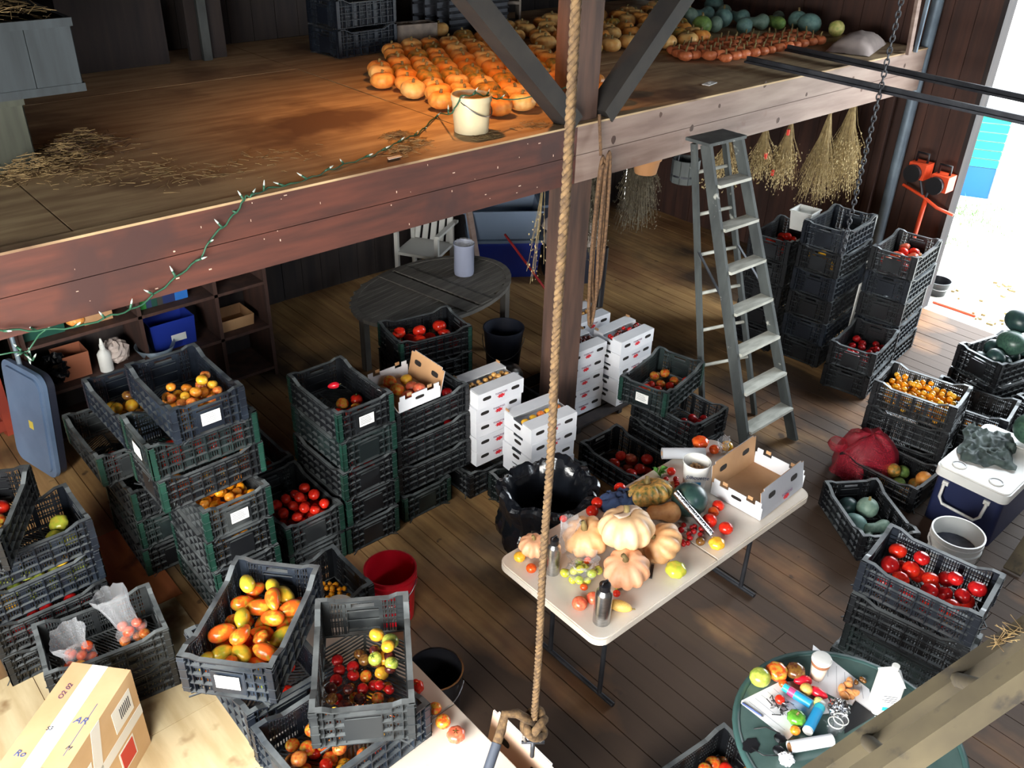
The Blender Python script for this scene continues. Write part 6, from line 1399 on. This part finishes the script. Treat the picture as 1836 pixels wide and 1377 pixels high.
q = rp_(620, 1190); o = put('crumpled_paper', blob('crumpled_paper', .03, .6, T['paper'], 7), None, (q.x, q.y, RTZ + .024)); tag(o, 'crumpled white tissue at the bottom edge of the glass table', 'paper')

# ------------------------------------------------------------------ things at the back under the loft
pt = thing('oval_table', 'dark oval slatted garden table under the loft', 'table', (4.17, 5.66, 0), R(10))
for k in range(17):
    y = -.50 + k * .0605; hw = .80 * math.sqrt(max(.03, 1 - (y / .53) ** 2))
    for s in (-1, 1):
        MB().lim(min(s * .02, s * hw), max(s * .02, s * hw), y, y + .052, .695, .717).build('slat', T['teakgrey'], pt)
m = MB(); m.lathe([(.93, .69), (1.0, .69), (1.0, .722), (.93, .722), (.93, .69)], 40, sx=.82, sy=.55); m.build('rim', T['teakgrey'], pt)
for s in (-1, 1): MB().lim(s * .09 - .07, s * .09 + .07, -.52, .52, .718, .728).build('centre_board', T['teakgrey'], pt)
for sx in (-.52, .56):
    for sy in (-.34, .34): MB().lim(sx - .03, sx + .03, sy - .03, sy + .03, 0, .695).build('leg', T['teakgrey'], pt)
q = P(832, 490, .73); jg = thing('plastic_canister', 'frosted plastic canister with bubbled lid on the oval table', 'canister', (q.x, q.y, .729))
MB().lathe([(0, 0), (.085, 0), (.09, .03), (.09, .27), (.094, .275), (.094, .29)], 24).build('canister_wall', mk('frosted_plastic', (150, 156, 178), rough=.35), jg, smooth=True, auto=40); put('lid', blob('lid', .085, .2, T['film'], 3, .4), jg, (0, 0, .29))
# white garden chair
q = P(745, 470, .2); chx, chy = 5.05, 7.0
cw = thing('garden_chair', 'white plastic garden chair by the back wall', 'chair', (chx, chy, 0), R(-60))
MB().box((0, 0, .42), (.46, .44, .03)).build('seat', T['chairwhite'], cw)
for k in range(5): MB().bar((-.18 + k * .09, .21, .44), (-.16 + k * .08, .36, .92), .06, .016, (0, 1, 0)).build('back_slat', T['chairwhite'], cw)
MB().bar((-.22, .37, .92), (.22, .37, .92), .03, .07).build('top_rail', T['chairwhite'], cw)
for sx in (-.22, .22):
    MB().bar((sx, -.20, 0), (sx, -.20, .64), .04, .04).build('leg', T['chairwhite'], cw); MB().bar((sx, .22, 0), (sx, .20, .64), .04, .04).build('leg', T['chairwhite'], cw); MB().bar((sx * 1.05, -.22, .65), (sx * 1.05, .30, .65), .05, .025).build('armrest', T['chairwhite'], cw)
o = MB().bar((0, 0, 0), (-.05, .30, 1.35), .07, .03).build('pale_board', T['beam_pale'], loc=(5.50, 6.62, .0)); tag(o, 'pale board leaning beside the white garden chair', 'board')
def tote(label, x, y, z, rz, lx, ly, h, mt, lid=None):
    b = thing('storage_tote', label, 'tote', (x, y, z), R(rz)); m = MB()
    m.lathe([(.90, 0), (1, h), (1.06, h), (1.06, h + .02), (.98, h + .02), (.88, .008), (0, .008)], 4); m.xf(Matrix.Rotation(R(45), 4, 'Z')); m.xf(Matrix.Diagonal((lx / .7071, ly / .7071, 1, 1))); m.build('tote_body', mt, b)
    if lid: n0 = MB(); rbox(n0, lx * 1.08, ly * 1.08, h + .021, h + .05, .03); n0.build('lid', lid, b)
    return b
tote('open grey tote on top of the blue one near the back wall', 5.95, 6.85, .441, -35, .40, .26, .30, T['totegrey']); tote('blue tote under the open grey one', 5.98, 6.83, 0, -35, .38, .25, .385, T['toteblue'], T['totegrey']); tote('dark grey tote by the back wall behind the paper sacks', 6.9, 7.0, 0, -20, .3, .25, .55, T['bin'], T['totegrey'])
for k in range(2):
    n = 12; vs = []
    for i in range(n + 1):
        for j in range(n + 1):
            u, v = i / n * 2 - 1, j / n * 2 - 1; e = max(0, (1 - u ** 4) * (1 - v ** 4)); vs.append((u * .30, v * .19, .003 + .14 * e ** .5 + .012 * NZ.noise((u * 3, v * 3, k))))
    m = MB().add(vs, [(i * (n + 1) + j, (i + 1) * (n + 1) + j, (i + 1) * (n + 1) + j + 1, i * (n + 1) + j + 1) for i in range(n) for j in range(n)]); m.poly([(-.3, -.19, .001), (-.3, .19, .001), (.3, .19, .001), (.3, -.19, .001)])
    o = m.build('paper_sack', T['sack'], smooth=True, auto=60, loc=(6.42, 6.22, .413 + .15 * k), rot=(0, 0, R(-30 + 12 * k))); tag(o, ['lower', 'upper'][k] + ' of two pale paper sacks stacked by the totes', 'sack')
tote('dark tote under the two paper sacks', 6.42, 6.22, 0, -30, .30, .22, .39, T['bin'])
bm2 = thing('push_broom', 'red-handled broom leaning near the oval table', 'broom', (5.46, 5.12, 0)); a = P(985, 590, .08); MB().tube([(0, 0, .06), PY(905, 420, 6.1) - Vector((5.46, 5.12, 0))], .012, 8).build('handle', mk('red_handle', (150, 40, 44), rough=.4), bm2, smooth=True); MB().box((0, 0, .045), (.26, .06, .05), rz=.6).build('broom_head', T['blackplastic'], bm2); MB().box((0, 0, .011), (.25, .05, .02), rz=.6).build('bristles', T['bin'], bm2)
bkk = bucket('dark_bin', 'dark tapered bin under the oval table end', 4.42, 5.02, .13, .17, .52, T['bin'], bands=False)
o = thing('steel_bowl', 'upturned shiny steel bowl on the floor behind the white boxes', 'bowl', (4.25, 4.80, .222)); MB().lathe([(.15, 0), (.155, .004), (.13, .05), (.07, .085), (0, .092)], 26).build('bowl_wall', T['steel'], o, smooth=True)
# shelving at the back left
sv = thing('wooden_shelf', 'brown wooden shelf unit full of boxes at the back left', 'shelf', (1.95, 6.55, 0))
for x in (-.88, -.06, .55, .98): MB().lim(x, x + .03, -.22, .22, 0, 1.62).build('upright', T['wallred'], sv)
for z in (.06, .46, .86, 1.24, 1.60): MB().lim(-.849, .979, -.22, .22, z, z + .025).build('shelf_board', T['wallred'], sv)
MB().lim(-.849, .979, .215, .222, .06, 1.6).build('back_panel', T['darkwood'], sv)
def shbox(name, label, px, py, w, d_, h, mt, cat='box', shelf=1, y=6.42, dy=0):
    z = {0: .086, 1: .486, 2: .886, 3: 1.266}[shelf]; q = PY(px, py, y); b = thing(name, label, cat, (q.x, y + d_ / 2 + dy, z)); 
    m = MB(); m.lathe([(.94, 0), (1, h), (.97, h), (.92, .01), (0, .01)], 4); m.xf(Matrix.Rotation(R(45), 4, 'Z')); m.xf(Matrix.Diagonal((w / 2 / .7071, d_ / 2 / .7071, 1, 1))); m.build('box_wall', mt, b); return b
bt = shbox('storage_bin', 'bright blue storage bin with white print on the shelf', 315, 610, .36, .28, .24, T['toteblue'], 'bin', 1)
MB().box((.03, -.142, .09), (.12, .003, .06)).build('white_print', T['label'], bt)
shbox('storage_bin', 'dark green bin at the shelf end under the beam', 80, 600, .30, .26, .22, mk('bottle_green', (24, 72, 60), rough=.5), 'bin', 2)
shbox('carton', 'reddish brown carton on the lower shelf', 138, 665, .22, .2, .2, mk('red_brown_card', (148, 88, 62), rough=.8), 'box', 1)
shbox('carton', 'flat open brown carton at the right of the shelf', 430, 600, .30, .26, .10, T['cardbrown'], 'box', 1)
shbox('carton', 'tan carton on the upper shelf beneath the beam', 180, 585, .22, .2, .17, T['cardbrown'], 'box', 2)
shbox('carton', 'small blue carton on the upper shelf', 325, 535, .12, .2, .22, mk('blue_pack', (44, 110, 190), rough=.5), 'box', 2); shbox('carton', 'navy carton on the upper shelf', 300, 542, .14, .2, .20, mk('navy_pack', (36, 48, 96), rough=.5), 'box', 2)
for k, c in enumerate(((40, 44, 40), (60, 150, 70), (44, 60, 90), (30, 70, 60), (60, 58, 54))): shbox('seed_packet_box', ['black', 'bright green', 'slate blue', 'dark teal', 'grey'][k] + ' narrow packet standing on the upper shelf', 248 + k * 10, 556 - k * 3, .045, .2, .19, mk('pack_%d' % k, c, rough=.5), 'packet', 2)
o = put('pumpkin', F['pumpkin'], None, tuple(PY(140, 594, 6.45).xy) + (.945,), (0, 0, 0), .065, V['pumpkin']); tag(o, 'little orange pumpkin on the upper shelf', 'pumpkin')
q = PY(192, 660, 6.42); wbt = thing('spray_bottle', 'white bottle with a nozzle on the lower shelf', 'bottle', (q.x, 6.42, .486)); MB().lathe([(0, 0), (.05, 0), (.05, .14), (.03, .17), (.02, .18), (.02, .22), (0, .22)], 18).build('bottle_body', T['bucketwhite'], wbt, smooth=True, auto=40); MB().tube([(0, 0, .22), (0, 0, .27)], [.016, .006], 8).build('nozzle', T['bucketwhite'], wbt)
o = thing('metal_basin', 'grey metal basin on the shelf beside the blue bin', 'basin', (2.0, 6.42, .487)); MB().lathe([(0, 0), (.10, 0), (.15, .09), (.155, .09), (.105, -.004)], 24).build('bowl', T['greymetal'], o, smooth=True)
o = put('burlap_ball', blob('burlap_ball', .11, .3, T['sack'], 5, .8), None, (1.72, 6.5, .58)); tag(o, 'rough brown bundle on the shelf above the metal basin', 'bundle')
o = put('plastic_bundle', blob('plastic_bundle', .10, .5, T['bag'], 9, 1.0), None, (1.27, 6.46, .60)); tag(o, 'black plastic bundle at the left end of the lower shelf', 'bundle')
# blue lid, red frame and conduit at the far left
lid = thing('tote_lid', 'large blue-grey tote lid standing on edge at the left', 'lid', (.95, 6.18, .0), rot=(R(-6), 0, R(-76)))
m = MB(); rbox(m, .26, .41, 0, .03, .09); rbox(m, .22, .37, .03, .045, .07); m.xf(Matrix.Translation((0, 0, .42)) @ Matrix.Rotation(R(90), 4, 'X')); m.build('lid_panel', T['lidblue'], lid, smooth=True, auto=40)
MB().box((.05, -.047, .40), (.05, .003, .06)).build('yellow_tag', mk('yellow_tag', (226, 206, 90), rough=.6), lid)
m = MB(); rbox(m, .255, .40, 0, .05, .09); m.xf(Matrix.Translation((0, .055, .42)) @ Matrix.Rotation(R(90), 4, 'X')); o = m.build('second_lid', T['bin'], lid, smooth=True, auto=40)
rf = thing('red_screen', 'red painted wooden frame with grey panels at the left edge', 'frame', (.62, 6.75, 0), R(10))
RP = mk('red_painted_wood', (170, 70, 48), (140, 54, 40), rough=.7, scale=4)
for z in (.05, .45, .85, 1.25): MB().lim(-.75, .32, -.03, .03, z, z + .09).build('cross_rail', RP, rf)
for x in (-.75, -.22, .26): MB().lim(x, x + .07, -.035, .035, 0, 1.5).build('stile', RP, rf)
MB().lim(-.74, .31, .01, .02, .05, 1.3).build('grey_panel', T['greybin'], rf)
o = MB().tube([(0, 0, 0), (0, 0, 1.6)], .016, 8).build('conduit', T['greymetal'], loc=(1.0, 6.24, .4), smooth=True); o.location = (1.02, 6.26, .0); tag(o, 'thin grey conduit pipe beside the shelf', 'pipe')

# ------------------------------------------------------------------ orange augers by the door and the yard
au = thing('garden_auger', 'orange powered ground auger leaning by the door', 'tool', (8.62, 3.62, 0))
MB().tube([(0, 0, .02), (.0, -.03, 1.15)], .022, 10).build('shaft', T['orange_metal'], au, smooth=True); MB().tube([(0, -.012, .62), (0, -.014, .70)], .03, 10).build('clamp', T['blackplastic'], au, smooth=True)
MB().tube([(-.02, .22, 1.24), (0, 0, 1.17), (.0, -.16, 1.10), (.02, -.32, 1.07)], .016, 8).build('handlebar', T['orange_metal'], au, smooth=True)
MB().tube([(0, -.02, 1.15), (.0, -.04, 1.30)], .012, 6).build('strut', T['metaldark'], au); MB().tube([(0, .0, 1.15), (.0, .07, 1.32)], .012, 6).build('strut', T['metaldark'], au)
for (y, z, lab) in ((.09, 1.42, 0), (-.15, 1.36, 1)):
    b = put('engine', None, au, (-.02, y, z)); 
    MB().box((0, 0, 0), (.16, .17, .15)).build('housing', T['orange_metal'], b); MB().tube([(-.09, .02, -.02), (-.13, .02, -.02)], .085, 14).build('recoil_cover', T['blackplastic'], b, smooth=True, auto=50); MB().tube([(0, -.05, .07), (0, -.05, .16), (0, .06, .16), (0, .06, .07)], .012, 6).build('grip', T['blackplastic'], b, smooth=True)
bt = thing('striped_panel', 'teal and blue striped panel with white frame leaning in the yard', 'panel', (12.9, 4.82, -.05), R(-62))
q0 = Vector((0, 0, 0))
MB().lim(-.26, .26, -.04, .04, 0, .42).build('blue_part', mk('strong_blue', (24, 96, 176), rough=.5), bt)
for k in range(6): MB().lim(-.26, .26, -.045, .045, .43 + k * .12, .535 + k * .12).build('teal_slat', mk('teal_slat%d' % k, (20, 150 + k * 3, 130), rough=.5), bt)
MB().lim(.27, .42, -.06, .06, 0, 1.2).lim(-.34, -.27, -.06, .06, 0, 1.2).lim(-.34, .42, -.06, .06, 1.16, 1.24).build('white_frame', T['bucketwhite'], bt)
rs = random.Random(14); gm = MB()
for (cx, cy) in [tuple(P(x, y, -.05).xy) for x, y in ((1740, 375), (1725, 380), (1745, 400), (1690, 425), (1650, 470), (1760, 395), (1800, 380), (1720, 440), (1790, 415))]:
    for k in range(60):
        c = Vector((cx + rs.gauss(0, .16), cy + rs.gauss(0, .16), -.05)); gm.add([c + Vector((-.012, 0, 0)), c + Vector((.012, 0, 0)), c + Vector((rs.uniform(-.05, .05), rs.uniform(-.05, .05), rs.uniform(.05, .14)))], [(0, 1, 2)])
o = stuff(gm.build('grass', T['grass'])); tag(o, 'green grass tufts in the pale yard', 'grass')
gv = MB()
for k in range(26):
    cx, cy = rs.choice([tuple(P(x, y, -.05).xy) for x, y in ((1800, 515), (1780, 570), (1790, 575), (1720, 530))]); gv.box((cx + rs.gauss(0, .12), cy + rs.gauss(0, .12), -.04), (rs.uniform(.02, .08), rs.uniform(.02, .05), .02), rz=rs.uniform(0, 3))
o = stuff(gv.build('wood_chips', T['dry'])); tag(o, 'dark wood chips scattered on the pale yard', 'chips')
